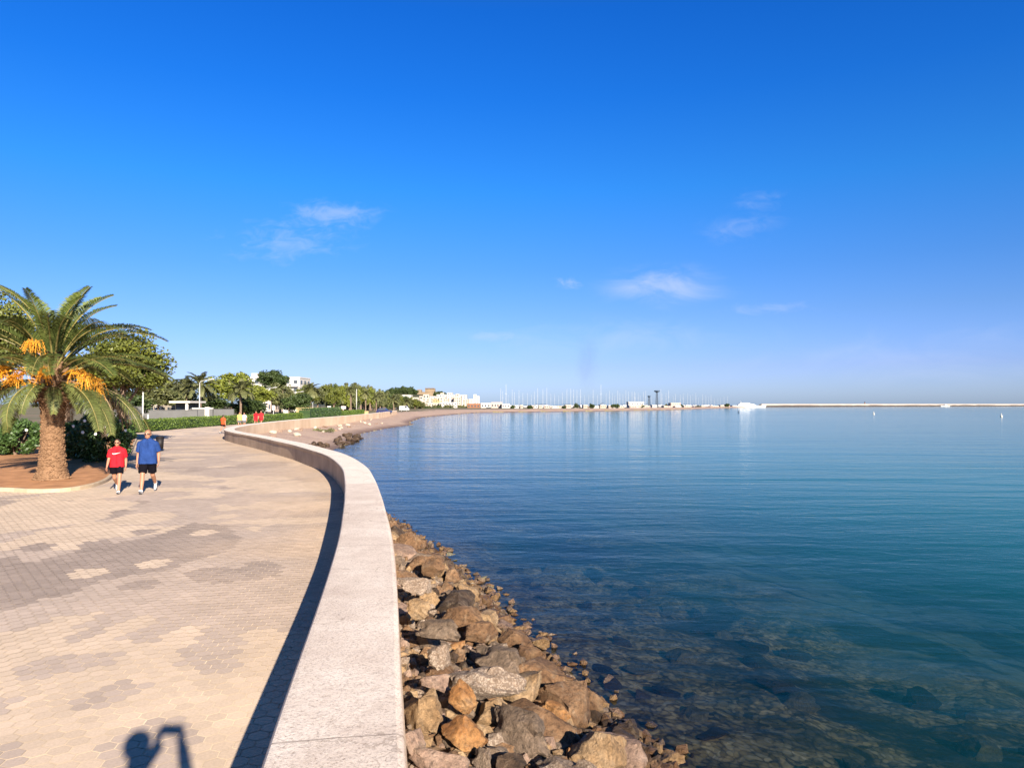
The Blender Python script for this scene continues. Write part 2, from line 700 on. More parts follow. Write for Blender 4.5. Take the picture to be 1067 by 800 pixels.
def water_material():
    n = NT('sea_water')
    p = n.pos()
    at_ = n.n('ShaderNodeAttribute', attribute_name='depth').outputs['Fac']
    # ripples: short crests running roughly along the bay, longer low swell further out
    mp = n.n('ShaderNodeMapping')
    mp.inputs['Rotation'].default_value = (0, 0, R(-14))
    mp.inputs['Scale'].default_value = (0.38, 1.0, 1.0)
    n.l(p, mp.inputs['Vector'])
    a = n.noise(mp.outputs[0], 1.15, 3, 0.5, 0.5)
    mp2 = n.n('ShaderNodeMapping')
    mp2.inputs['Rotation'].default_value = (0, 0, R(22))
    mp2.inputs['Scale'].default_value = (0.62, 1.0, 1.0)
    n.l(p, mp2.inputs['Vector'])
    b = n.noise(mp2.outputs[0], 3.4, 3, 0.55, 0.4)
    mp3 = n.n('ShaderNodeMapping')
    mp3.inputs['Rotation'].default_value = (0, 0, R(-8))
    mp3.inputs['Scale'].default_value = (0.22, 1.0, 1.0)
    n.l(p, mp3.inputs['Vector'])
    c = n.noise(mp3.outputs[0], 0.28, 3, 0.5, 0.6)
    # patches of slick and of ruffled water
    d = n.noise(mp3.outputs[0], 0.035, 3, 0.5, 0.5)
    ruff = n.n('ShaderNodeMapRange')
    ruff.inputs['From Min'].default_value = 0.35
    ruff.inputs['From Max'].default_value = 0.65
    ruff.inputs['To Min'].default_value = 0.55
    ruff.inputs['To Max'].default_value = 1.25
    n.l(d, ruff.inputs['Value'])
    h = n.math('ADD', n.math('MULTIPLY', a, 0.024), n.math('MULTIPLY', b, 0.0135))
    h = n.math('ADD', n.math('MULTIPLY', h, ruff.outputs[0]), n.math('MULTIPLY', c, 0.08))
    bp = n.n('ShaderNodeBump')
    bp.inputs['Strength'].default_value = 1.0
    bp.inputs['Distance'].default_value = 1.0
    n.l(h, bp.inputs['Height'])
    nm = bp.outputs[0]
    fr = n.n('ShaderNodeFresnel')
    fr.inputs['IOR'].default_value = 1.333
    n.l(nm, fr.inputs['Normal'])
    gl = n.n('ShaderNodeBsdfGlossy')
    gl.inputs['Roughness'].default_value = 0.06
    gl.inputs['Color'].default_value = (0.92, 0.94, 0.94, 1)
    n.l(nm, gl.inputs['Normal'])
    # light lost on the way down and up: red goes first
    cmb = n.n('ShaderNodeCombineColor')
    for i, k in enumerate((0.16, 0.085, 0.11)):
        n.l(n.math('EXPONENT', n.math('MULTIPLY', at_, -k)), cmb.inputs[i])
    tr = n.n('ShaderNodeBsdfTransparent')
    n.l(cmb.outputs[0], tr.inputs[0])
    # light scattered back by the water itself
    df = n.n('ShaderNodeBsdfDiffuse')
    df.inputs[0].default_value = (0.008, 0.130, 0.108, 1)
    k = n.math('SUBTRACT', 1.0, n.math('EXPONENT', n.math('MULTIPLY', at_, -0.30)))
    m1 = n.n('ShaderNodeMixShader')
    n.l(k, m1.inputs[0])
    n.l(tr.outputs[0], m1.inputs[1])
    n.l(df.outputs[0], m1.inputs[2])
    m2 = n.n('ShaderNodeMixShader')
    n.l(n.math('MULTIPLY', n.math('POWER', fr.outputs[0], 1.36), 0.92), m2.inputs[0])
    n.l(m1.outputs[0], m2.inputs[1])
    n.l(gl.outputs[0], m2.inputs[2])
    n.l(m2.outputs[0], n.out.inputs['Surface'])
    return n.m


M_ground, M_beach, M_bank, M_seabed, M_water = ground_material(), beach_material(), bank_material(), seabed_material(), water_material()
M_hill = leaf_mat('hill_scrub', (0.02, 0.030, 0.012), (0.06, 0.06, 0.028), 0.08, 0.0, 0.9)

VERT = np.stack([GX, GY, GZ], -1).reshape(-1, 3)
fz = GZ.reshape(-1)[QUADS].mean(1)
fs_ = GS.reshape(-1)[QUADS].mean(1)
fc = VERT[QUADS].mean(1)
is_sea = fs_ > 0
is_hill = (~is_sea) & (fz > 0.4)
bw = np.where(fc[:, 1] > 300, 22.0, 13.0)
is_beach = (~is_sea) & (~is_hill) & (fs_ > -bw) & (fc[:, 1] > 40)
is_bank = (~is_sea) & (fs_ > -4.0) & (fc[:, 1] <= 40)
is_ground = ~(is_sea | is_hill | is_beach | is_bank)
for nm, mask, mat in (('ground', is_ground, M_ground), ('hill', is_hill, M_hill), ('beach', is_beach, M_beach), ('shore_bank', is_bank, M_bank)):
    me, _u = np_mesh(nm, VERT, QUADS[mask], mat)
    tag(link_mesh(nm, me), kind='structure')
me, used = np_mesh('seabed', VERT, QUADS[is_sea], M_seabed)
a_ = me.attributes.new('offshore', 'FLOAT', 'POINT')
a_.data.foreach_set('value', GS.reshape(-1)[used].astype(np.float32))
tag(link_mesh('seabed', me), kind='structure')
wm = (GZ.reshape(-1)[QUADS].min(1) < SEA + 0.03)
WV = VERT.copy()
WV[:, 2] = SEA
me, used = np_mesh('water', WV, QUADS[wm], M_water)
a_ = me.attributes.new('depth', 'FLOAT', 'POINT')
a_.data.foreach_set('value', np.maximum(0, SEA - GZ.reshape(-1)[used]).astype(np.float32))
tag(link_mesh('water', me), kind='structure')


# ------------------------------------------------------------------ the paved promenade
def PP(l):
    return [tuple(P(x, y, 0.0)[:2]) for x, y in l]


def ell(cx, cy, rx, ry, rot=-6, n=18):
    o = []
    for k in range(n):
        t = 2 * PI * k / n
        x, y = rx * math.cos(t), ry * math.sin(t)
        o.append((cx + x, cy + y + x * math.tan(R(rot))))
    return PP(o)


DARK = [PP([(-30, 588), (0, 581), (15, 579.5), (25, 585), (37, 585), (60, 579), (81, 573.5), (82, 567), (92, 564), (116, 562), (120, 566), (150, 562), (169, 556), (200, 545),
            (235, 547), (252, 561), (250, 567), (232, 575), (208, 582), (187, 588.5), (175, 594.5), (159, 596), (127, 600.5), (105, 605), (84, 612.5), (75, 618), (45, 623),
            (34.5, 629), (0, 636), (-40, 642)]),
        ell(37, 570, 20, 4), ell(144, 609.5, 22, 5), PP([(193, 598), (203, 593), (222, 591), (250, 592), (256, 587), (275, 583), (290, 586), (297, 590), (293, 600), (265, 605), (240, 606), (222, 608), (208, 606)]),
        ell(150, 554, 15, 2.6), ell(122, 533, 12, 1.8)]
LIGHT = [ell(90, 597, 21, 5), ell(158, 587, 18, 4.4), ell(58, 554, 18, 2.8), ell(212, 555, 14, 3.2), ell(232, 538, 18, 2.2),
         PP([(-20, 662), (0, 660), (45, 652), (60, 643), (104, 637), (102, 645), (60, 655), (50, 668), (75, 668), (110, 657), (125, 648), (150, 642), (162, 645), (160, 652), (130, 660), (115, 672), (60, 684), (30, 690), (8, 700), (-20, 706)]),
         PP([(158, 684), (163, 664), (190, 652), (212, 649), (223, 653), (218, 662), (185, 675)]),
         PP([(232, 680), (240, 666), (265, 657), (300, 656), (320, 660), (300, 720), (240, 700)]),
         PP([(0, 528), (22, 522), (60, 521), (105, 524), (120, 530), (110, 540), (60, 548), (0, 556), (-30, 556), (-30, 530)]),
         ell(150, 540, 34, 6)]
MID = [PP([(4, 703), (30, 691), (60, 682), (125, 679), (128, 688), (80, 698), (30, 708)]),
       PP([(75, 736), (90, 720), (130, 706), (158, 711), (145, 725), (100, 739)]), PP([(-30, 724), (0, 725), (22, 729), (10, 741), (-30, 752)]),
       PP([(-30, 776), (0, 773), (33, 778), (20, 800), (-30, 812)]), PP([(95, 792), (115, 770), (150, 752), (200, 745), (205, 780), (150, 820)]),
       PP([(180, 680), (200, 668), (215, 655), (235, 660), (252, 668), (250, 690), (240, 698), (205, 701), (188, 692)])]
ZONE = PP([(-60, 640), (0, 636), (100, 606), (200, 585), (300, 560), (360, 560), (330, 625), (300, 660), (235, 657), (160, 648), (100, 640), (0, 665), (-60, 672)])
C_L = np.array((0.53, 0.412, 0.298))
C_M = np.array((0.42, 0.332, 0.262))
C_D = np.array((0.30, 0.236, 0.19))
C_S = np.array((0.50, 0.37, 0.255))
INXY = np.array([(p.x, p.y) for p in INN])


def paver_colour(x, y, seed=5):
    q = fbm(x * 0.62 + 3.1, y * 0.62, 41, 3)
    q2 = fbm(x * 0.30, y * 0.30 + 7, 51, 3)
    col = np.where((q > 0.515)[:, None], C_L, C_M)
    col = np.where((q2 > 0.57)[:, None] & (q < 0.50)[:, None], C_D * 0.6 + C_M * 0.4, col)
    near = y < P(100, 655).y
    col = np.where(near[:, None], C_L, col)
    big = (y > P(0, 668).y) & (y < 15)
    col = np.where((big & (q > 0.45) & (q < 0.6))[:, None], C_M, col)
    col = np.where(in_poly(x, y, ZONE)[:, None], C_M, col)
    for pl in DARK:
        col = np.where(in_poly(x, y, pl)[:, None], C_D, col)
    for pl in LIGHT:
        col = np.where(in_poly(x, y, pl)[:, None], C_L, col)
    for pl in MID:
        col = np.where(in_poly(x, y, pl)[:, None], C_M, col)
    # blown sand lying on the paving in front of the wall, bare of it in the middle of the walk
    dw = np.full(x.shape, 99.0)
    m = (y < 60)
    pl = [tuple(p) for p in INXY[::6]]
    dw[m] = seg_dist(x[m], y[m], pl)
    s = np.clip(1.25 - dw / 2.6, 0, 1) * np.clip((y - 6.5) / 5, 0, 1) * np.clip(fbm(x * 0.8, y * 0.8, 77) * 2.0 - 0.25, 0, 1)
    col = col * (1 - s[:, None] * 0.85) + C_S * s[:, None] * 0.85
    j = _h(np.floor(x * 40), np.floor(y * 40), 9)
    dirt = fbm(x * 1.7, y * 1.7, 91, 4)
    return col * (0.93 + 0.14 * j)[:, None] * (0.86 + 0.28 * dirt)[:, None]


def promenade_material(name):
    n = NT(name)
    p = n.pos()
    a = n.n('ShaderNodeAttribute', attribute_name='tone')
    f = n.noise(p, 45, 5, 0.7)
    f2 = n.noise(p, 2.3, 6, 0.7)
    c = n.mix(1.0, a.outputs['Color'], n.ramp(f, [(0.25, (0.84, 0.84, 0.84)), (0.75, (1.14, 1.14, 1.14))]), 'MULTIPLY')
    c = n.mix(n.ramp(f2, [(0.60, 0.0), (0.80, 0.35)]), c, (0.20, 0.15, 0.11))
    n.principled(c, 0.88, n.bump(f, 0.25, 0.004), 0.25)
    return n.m


M_prom = promenade_material('pavers')
SOIL = PP([(-420, 505), (-120, 511), (0, 511.5), (30, 513), (62, 512.5), (90, 508.5), (108, 503), (117, 496), (126, 486), (136, 472), (141, 460), (143, 455)]) + [(-33, 60), (-60, 60), (-60, 22)]
# each hexagonal paver: 15 cm across, rows square to the wall
th = R(10)
cu, su = math.cos(th), math.sin(th)
PW = 0.150
rows = np.arange(-40, 400)
cols = np.arange(-330, 60)
CU, CV = np.meshgrid(cols, rows, indexing='xy')
U = (CU + 0.5 * (CV % 2)) * PW
V = CV * PW * 0.866
hx, hy = (U * cu - V * su).ravel(), (U * su + V * cu).ravel()
wallpoly = [tuple(p) for p in INXY] + [(-33, 400), (-200, 400), (-200, -60)]
prom_poly = [tuple(p) for p in INXY] + [(-33.5, 215), (-33.0, 116), (-33.2, 98), (-33.2, 81), (-32, 60), (-60, 60), (-60, -60)]
keep = in_poly(hx, hy, prom_poly) & (~in_poly(hx, hy, SOIL)) & (hx > -0.82 * np.abs(hy) - 4.5) & (hy < 46)
hx, hy = hx[keep], hy[keep]
ang = np.radians(np.arange(6) * 60 + 30) + th
rr = PW / math.sqrt(3) - 0.0042
vx = hx[:, None] + rr * np.cos(ang)[None]
vy = hy[:, None] + rr * np.sin(ang)[None]
jit = (_h(np.arange(len(hx)), np.arange(len(hx)) * 7, 3) - 0.5) * 0.0022
hv = np.stack([vx, vy, np.repeat(jit[:, None], 6, 1)], -1).reshape(-1, 3)
hf = np.arange(len(hx) * 6).reshape(-1, 6)
hc = paver_colour(hx, hy)
me, _u = np_mesh('promenade', hv, hf, M_prom, False)
a_ = me.attributes.new('tone', 'FLOAT_COLOR', 'FACE')
a_.data.foreach_set('color', np.concatenate([hc, np.ones((len(hc), 1))], 1).astype(np.float32).ravel())
tag(link_mesh('promenade', me), kind='structure')
# the far promenade, where single pavers cannot be told apart
fx, fy = np.meshgrid(np.arange(-34, -10, 0.35), np.arange(40, 215, 0.5))
fx, fy = fx.ravel(), fy.ravel()
k2 = in_poly(fx, fy, prom_poly) & (~in_poly(fx, fy, SOIL)) & ((fx < -0.82 * np.abs(fy) - 4.5 + 0.4) | (fy >= 45.8))
fx, fy = fx[k2], fy[k2]
q = np.array([(-.175, -.25), (.175, -.25), (.175, .25), (-.175, .25)])
fv = np.stack([fx[:, None] + q[:, 0], fy[:, None] + q[:, 1], np.full((len(fx), 4), 0.0)], -1).reshape(-1, 3)
ff = np.arange(len(fx) * 4).reshape(-1, 4)
fcl = paver_colour(fx, fy)
me, _u = np_mesh('promenade', fv, ff, M_prom, False)
a_ = me.attributes.new('tone', 'FLOAT_COLOR', 'FACE')
a_.data.foreach_set('color', np.concatenate([fcl, np.ones((len(fcl), 1))], 1).astype(np.float32).ravel())
tag(link_mesh('promenade', me), kind='structure')
# the sand bed that shows in the joints
M_joint = simple('joint_sand', (0.62, 0.51, 0.38), 0.95, 0.25, 3.0, 0.0, 0.1, 'pos')
b = MB()
b.add([(p[0], p[1], -0.0065) for p in prom_poly], [tuple(range(len(prom_poly)))])
tag(b.build('paving_bed', M_joint), kind='structure')


# ------------------------------------------------------------------ the wall
def wall_material():
    n = NT('wall_concrete')
    p = n.pos()
    g = n.noise(p, 62, 5, 0.8)
    f = n.noise(p, 1.4, 6, 0.65)
    f2 = n.noise(p, 14, 6, 0.7)
    sep = n.n('ShaderNodeSeparateXYZ')
    n.l(p, sep.inputs[0])
    base = n.ramp(f, [(0.3, (0.48, 0.395, 0.325)), (0.5, (0.56, 0.475, 0.395)), (0.72, (0.645, 0.565, 0.48))])
    far = n.n('ShaderNodeMapRange')
    far.inputs['From Min'].default_value = 17.2
    far.inputs['From Max'].default_value = 17.32
    n.l(n.math('ADD', sep.outputs[1], n.math('MULTIPLY', sep.outputs[0], -0.25)), far.inputs['Value'])
    # a later pour of paler concrete beyond the joint
    base = n.mix(far.outputs[0], base, n.ramp(f, [(0.3, (0.62, 0.54, 0.45)), (0.7, (0.72, 0.64, 0.545))]))
    c = n.mix(1.0, base, n.ramp(g, [(0.34, (0.42, 0.38, 0.36)), (0.48, (0.98, 0.98, 0.98)), (0.72, (1.18, 1.18, 1.18))]), 'MULTIPLY')
    c = n.mix(n.ramp(f2, [(0.56, 0.0), (0.74, 0.45)]), c, (0.36, 0.28, 0.235))
    # casting joints, hairline cracks and darker streaks of weathering
    al = n.n('ShaderNodeAttribute', attribute_name='along').outputs['Fac']
    md = n.math('MODULO', n.math('ADD', al, n.math('MULTIPLY', f2, 0.012)), 5.4)
    jn = n.math('LESS_THAN', md, 0.016)
    c = n.mix(n.math('MULTIPLY', jn, 0.55), c, (0.14, 0.11, 0.09))
    wp = n.n('ShaderNodeVectorMath', operation='MULTIPLY_ADD')
    wn_ = n.n('ShaderNodeTexNoise')
    wn_.inputs['Scale'].default_value = 2.2
    wn_.inputs['Detail'].default_value = 6
    n.l(p, wn_.inputs['Vector'])
    n.l(wn_.outputs['Color'], wp.inputs[0])
    wp.inputs[1].default_value = (0.9, 0.9, 0.9)
    n.l(p, wp.inputs[2])
    vc = n.n('ShaderNodeTexVoronoi', feature='DISTANCE_TO_EDGE')
    vc.inputs['Scale'].default_value = 0.42
    n.l(wp.outputs[0], vc.inputs['Vector'])
    crk = n.math('MULTIPLY', n.math('LESS_THAN', vc.outputs['Distance'], 0.0035), 0.38)
    c = n.mix(crk, c, (0.17, 0.13, 0.10))
    f5 = n.noise(p, 3.6, 7, 0.72, 1.5)
    c = n.mix(n.ramp(f5, [(0.54, 0.0), (0.72, 0.34)]), c, (0.30, 0.235, 0.185))
    # inner face: mottled brown below the top edge
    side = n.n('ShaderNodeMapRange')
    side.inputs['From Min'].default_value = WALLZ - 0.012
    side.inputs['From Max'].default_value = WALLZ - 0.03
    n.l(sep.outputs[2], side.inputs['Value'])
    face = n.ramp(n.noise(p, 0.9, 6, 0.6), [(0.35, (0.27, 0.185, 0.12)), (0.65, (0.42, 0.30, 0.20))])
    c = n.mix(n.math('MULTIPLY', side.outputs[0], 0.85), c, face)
    # the outer face is a paler beige
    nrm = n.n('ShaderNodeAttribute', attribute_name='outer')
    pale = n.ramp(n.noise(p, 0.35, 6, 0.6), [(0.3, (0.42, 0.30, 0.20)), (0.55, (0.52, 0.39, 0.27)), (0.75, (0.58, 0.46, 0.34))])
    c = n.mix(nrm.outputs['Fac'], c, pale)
    n.principled(c, 0.9, n.bump(n.math('ADD', g, n.math('MULTIPLY', f2, 1.5)), 0.5, 0.006), 0.2)
    return n.m


M_wall = wall_material()
prof = [(0.012, -0.25), (0.012, 0.50), (0.0, 0.54), (-0.018, 0.56), (-0.018, 0.645), (0.0, 0.667), (0.03, WALLZ), (WALLW / 2, WALLZ + 0.004), (WALLW - 0.04, WALLZ),
        (WALLW - 0.004, 0.655), (WALLW + 0.004, 0.63), (WALLW + 0.004, -1.3)]
vs, fs, ou, alg = [], [], [], []
npf = len(prof)
dist_ = 0.0
for i, (p, nn) in enumerate(zip(INN, NRM)):
    dist_ += (INN[i] - INN[i - 1]).length if i else 0.0
    alg += [dist_] * npf
    w1 = (vnoise(np.array([i * 0.21]), np.array([0.0]), 31)[0] - 0.5) * 0.016
    for k, (o, z) in enumerate(prof):
        jx = w1 if 2 <= k <= 9 else 0
        vs.append((p.x + nn.x * (o + jx), p.y + nn.y * (o + jx), z + (w1 * 0.4 if 3 < k < 10 else 0)))
for i in range(len(INN) - 1):
    for k in range(npf - 1):
        fs.append((i * npf + k, i * npf + k + 1, (i + 1) * npf + k + 1, (i + 1) * npf + k))
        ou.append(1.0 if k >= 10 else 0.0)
fs.append(tuple(range(npf)))
fs.append(tuple(reversed(range((len(INN) - 1) * npf, len(INN) * npf))))
ou += [0, 0]
b = MB()
b.add(vs, fs)
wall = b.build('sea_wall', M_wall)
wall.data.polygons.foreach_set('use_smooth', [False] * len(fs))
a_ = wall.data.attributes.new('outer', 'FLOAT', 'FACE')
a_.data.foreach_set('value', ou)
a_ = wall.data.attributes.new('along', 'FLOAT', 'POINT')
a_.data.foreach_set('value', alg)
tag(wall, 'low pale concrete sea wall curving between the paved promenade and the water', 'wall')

# ------------------------------------------------------------------ the planting bed at the palm
M_soil = simple('red_soil', (0.36, 0.185, 0.09), 0.95, 0.28, 2.0, 0.6, 0.1, 'pos')
sb = MB()
soil_in = [Vector(p) for p in SOIL]
sb.add([(p[0], p[1], 0.075) for p in soil_in], [tuple(range(len(soil_in)))])
tag(sb.build('planting_bed', M_soil), kind='structure')
M_kerb = simple('kerb_concrete', (0.36, 0.28, 0.19), 0.85, 0.15, 3.0, 0.3, 0.2, 'pos')
kp = catmull(SOIL[:12], 0.3)
vs, fs = [], []
for i, p in enumerate(kp):
    t = (kp[min(i + 1, len(kp) - 1)] - kp[max(i - 1, 0)]).normalized()
    nn = Vector((t.y, -t.x))
    for o, z in ((0.06, -0.06), (0.06, 0.09), (0.045, 0.105), (-0.045, 0.105), (-0.06, 0.09), (-0.06, -0.06)):
        vs.append((p.x + nn.x * o, p.y + nn.y * o, z))
for i in range(len(kp) - 1):
    for k in range(5):
        fs.append((i * 6 + k, i * 6 + k + 1, (i + 1) * 6 + k + 1, (i + 1) * 6 + k))
b = MB()
b.add(vs, fs)
tag(b.build('kerb', M_kerb), 'pale concrete kerb edging the reddish soil bed under the palm', 'kerb')
# ================================================================== ROCKS
def rock_mat(name, c0, c1, c2, crust=0.0):
    n = NT(name)
    p = n.pos()
    o = n.obj()
    sep = n.n('ShaderNodeSeparateXYZ')
    n.l(p, sep.inputs[0])
    f = n.noise(p, 3.2, 6, 0.65, 0.4)
    f2 = n.noise(p, 22, 6, 0.72)
    f3 = n.noise(p, 75, 4, 0.7)
    c = n.ramp(f, [(0.28, c0), (0.5, c1), (0.72, c2)])
    c = n.mix(0.9, c, n.ramp(f2, [(0.30, (0.15, 0.14, 0.13)), (0.47, (0.50, 0.49, 0.47)), (0.70, (0.86, 0.83, 0.78))]), 'OVERLAY')
    c = n.mix(0.35, c, n.ramp(f3, [(0.3, (0.3, 0.3, 0.3)), (0.7, (0.7, 0.7, 0.7))]), 'OVERLAY')
    # dust and pale lichen on the dry faces
    c = n.mix(n.ramp(n.noise(p, 5.5, 7, 0.75, 0.8), [(0.52, 0.0), (0.72, 0.42)]), c, (0.34, 0.27, 0.19))
    if crust:
        v = n.n('ShaderNodeTexVoronoi')
        v.inputs['Scale'].default_value = 48
        wv = n.n('ShaderNodeTexNoise')
        wv.inputs['Scale'].default_value = 9
        n.l(p, wv.inputs['Vector'])
        vm = n.n('ShaderNodeVectorMath', operation='MULTIPLY_ADD')
        n.l(wv.outputs['Color'], vm.inputs[0])
        vm.inputs[1].default_value = (0.09, 0.09, 0.09)
        n.l(p, vm.inputs[2])
        n.l(vm.outputs[0], v.inputs['Vector'])
        c = n.mix(n.ramp(v.outputs['Distance'], [(0.35, 0.0), (0.6, crust)]), c, (0.16, 0.11, 0.075))
    # constantly wetted stone near the water line is darker and shinier
    wet = n.n('ShaderNodeMapRange', interpolation_type='SMOOTHSTEP')
    wet.inputs['From Min'].default_value = SEA + 0.46
    wet.inputs['From Max'].default_value = SEA + 0.14
    n.l(n.math('ADD', sep.outputs[2], n.math('MULTIPLY', n.math('SUBTRACT', f, 0.5), 0.3)), wet.inputs['Value'])
    c = n.mix(n.math('MULTIPLY', wet.outputs[0], 0.74), c, n.mix(1.0, c, (0.42, 0.37, 0.28), 'MULTIPLY'))
    ro = n.math('SUBTRACT', 0.9, n.math('MULTIPLY', wet.outputs[0], 0.45))
    hb = n.math('ADD', n.math('MULTIPLY', f2, 1.0), n.math('MULTIPLY', f3, 0.35))
    n.principled(c, ro, n.bump(hb, 1.0, 0.045), 0.3)
    return n.m


ROCKM = {
    'brown': rock_mat('rock_brown', (0.071, 0.037, 0.019), (0.136, 0.077, 0.040), (0.202, 0.130, 0.074)),
    'orange': rock_mat('rock_orange', (0.152, 0.065, 0.022), (0.232, 0.110, 0.037), (0.283, 0.168, 0.074)),
    'tan': rock_mat('rock_tan', (0.152, 0.091, 0.044), (0.228, 0.149, 0.079), (0.293, 0.213, 0.132)),
    'pale': rock_mat('rock_pale', (0.182, 0.134, 0.098), (0.279, 0.223, 0.177), (0.333, 0.284, 0.236), 0.8),
    'grey': rock_mat('rock_grey', (0.066, 0.047, 0.034), (0.131, 0.095, 0.068), (0.191, 0.144, 0.109)),
    'pink': rock_mat('rock_pink', (0.131, 0.085, 0.064), (0.212, 0.144, 0.109), (0.263, 0.193, 0.152)),
    'dark': rock_mat('rock_dark', (0.023, 0.014, 0.009), (0.051, 0.032, 0.020), (0.096, 0.063, 0.040)),
    'olive': rock_mat('rock_olive', (0.163, 0.153, 0.092), (0.306, 0.295, 0.185), (0.428, 0.424, 0.290)),
    'white': rock_mat('rock_white', (0.279, 0.238, 0.186), (0.343, 0.298, 0.245), (0.394, 0.358, 0.306)),
}


def rock_shape(seed, sub=4, cuts=11, flat=1.0, rough=0.05, roundness=1.0):
    rs = np.random.RandomState(seed)
    bm = bmesh.new()
    bmesh.ops.create_icosphere(bm, subdivisions=sub, radius=1.0)
    co = np.array([v.co[:] for v in bm.verts])
    fs = [[v.index for v in f.verts] for f in bm.faces]
    bm.free()
    for k in range(cuts):
        nn = rs.normal(size=3)
        nn /= np.linalg.norm(nn)
        lim = rs.uniform(0.42, 0.80) * roundness
        d = co @ nn
        over = np.maximum(d - lim, 0)
        co = co - np.outer(over * 0.985, nn)
    # chipped, fractured surface
    for oc, (sc, am) in enumerate(((1.5, 0.20), (3.6, rough * 1.8), (8.5, rough * 1.1), (17.0, rough * 0.5))):
        nx = fbm(co[:, 0] * sc + 10 * seed + co[:, 2] * sc * 0.7, co[:, 1] * sc + co[:, 2] * sc * 0.9 + 5, seed + oc, 2) - 0.5
        ridg = np.abs(nx) * 2 - 0.25
        co = co * (1 + am * (nx * 1.2 - ridg * 0.8))[:, None]
    co[:, 2] *= flat
    return co, fs


def rock_mesh(seed, mat, **kw):
    co, fs = rock_shape(seed, **kw)
    me = bpy.data.meshes.new('boulder')
    me.from_pydata([tuple(c) for c in co], [], fs)
    me.materials.append(ROCKM[mat])
    me.polygons.foreach_set('use_smooth', [True] * len(fs))
    try:
        me.set_sharp_from_angle(angle=R(38))
    except Exception:
        pass
    me.update()
    return me


ROCKS = {}
for ki, (kname, cnt) in enumerate((('brown', 5), ('orange', 3), ('tan', 4), ('pale', 3), ('grey', 4), ('pink', 3), ('dark', 3), ('white', 2), ('olive', 3))):
    ROCKS[kname] = [rock_mesh(100 * ki + q + 3, kname, sub=4, cuts=13 + q * 3, flat=1.0, rough=0.09 if kname in ('pale', 'grey', 'dark') else 0.06) for q in range(cnt)]

rk = random.Random(21)
placed = []


def bank_z(x, y):
    z, s = terrain(np.array([x]), np.array([y]))
    return float(z[0]), float(s[0])


def rock(kind, x, y, sx, sy, sz, label, group=None, lift=0.35, rz=None, tilt=0.35, name='boulder', cat='boulder'):
    z, _s = bank_z(x, y)
    o = link_mesh(name, rk.choice(ROCKS[kind]), None, (x, y, z + sz * lift),
                  (rk.uniform(-tilt, tilt), rk.uniform(-tilt, tilt), rk.uniform(0, 6.3) if rz is None else rz), (sx, sy, sz))
    tag(o, label, cat, group)
    placed.append((x, y, max(sx, sy) * 0.85))
    return o


# the boulders one can pick out in the photograph: kind, pixel centre, pixel width and height, guessed height of its middle
HERO = [
    ('tan', 443, 738, 46, 54, -0.25, 'yellowish tan rounded boulder beside the wall, above a crusty pink rock'),
    ('orange', 480, 757, 54, 46, -0.35, 'bright rust orange boulder between the yellowish tan one and the big grey slab'),
    ('orange', 481, 720, 30, 38, -0.30, 'smaller orange tan block wedged left of the pale pebbly slab'),
    ('grey', 541, 756, 80, 62, -0.55, 'big grey brown boulder with a dark fissured left face, right of the rust orange one'),
    ('pale', 508, 712, 74, 44, -0.45, 'long pale conglomerate slab full of small pebbles across the bank'),
    ('pale', 458, 679, 28, 34, -0.20, 'upright pale speckled rock standing close to the wall'),
    ('brown', 560, 706, 84, 56, -0.80, 'long brown slab slanting down from the bank towards the water'),
    ('grey', 521, 688, 62, 44, -0.60, 'flat grey brown slab above the long slanting brown slab'),
    ('brown', 606, 729, 50, 38, -1.00, 'dark brown boulder with a stepped top at the edge of the water'),
    ('tan', 620, 786, 86, 62, -0.75, 'large tan brown boulder with a pale broken top, lowest on the bank'),
    ('orange', 594, 787, 18, 24, -0.80, 'small smooth orange stone beside the large tan brown boulder'),
    ('pale', 433, 606, 42, 22, -0.30, 'pale beige boulder lying against the wall among brown rocks'),
    ('tan', 566, 667, 22, 14, -1.10, 'small tan stone at the water edge beyond the long brown slab'),
    ('white', 493, 611, 10, 10, -1.05, 'small round whitish stone sitting at the waterline'),
    ('grey', 456, 655, 56, 30, -0.25, 'wide greyish rock with a rough top next to the wall'),
    ('brown', 480, 640, 50, 28, -0.60, 'broad flat brown rock in the middle of the bank'),
    ('pink', 431, 772, 26, 44, -0.20, 'pinkish grey rock squeezed against the foot of the wall'),
    ('pink', 461, 792, 60, 40, -0.30, 'crusty pink and cream rock at the bottom beside the wall'),
    ('grey', 503, 789, 26, 30, -0.45, 'smooth olive grey stone standing on end below the rust orange boulder'),
    ('dark', 532, 795, 40, 22, -0.50, 'dark striped rock below the big grey brown boulder'),
    ('brown', 452, 590, 34, 22, -0.55, 'brown slab with a smooth shaded face high on the far bank'),
    ('tan', 480, 609, 18, 14, -0.95, 'tan stone beside the small whitish one at the waterline'),
    ('orange', 577, 737, 36, 24, -0.75, 'peach coloured rock between the grey brown boulder and the water'),
    ('pink', 455, 708, 30, 24, -0.25, 'grey pink knobbly rock above the yellowish tan boulder'),
    ('dark', 655, 758, 36, 30, -1.10, 'dark wet boulder half out of the water right of the stepped one'),
    ('tan', 697, 790, 34, 18, -1.12, 'flat tan stone just breaking the water furthest from the wall'),
    ('brown', 500, 655, 44, 24, -0.65, 'brown rock with a reddish top on the middle of the bank'),
    ('tan', 437, 632, 30, 22, -0.25, 'low tan rock between the wall and the broad brown one'),
]
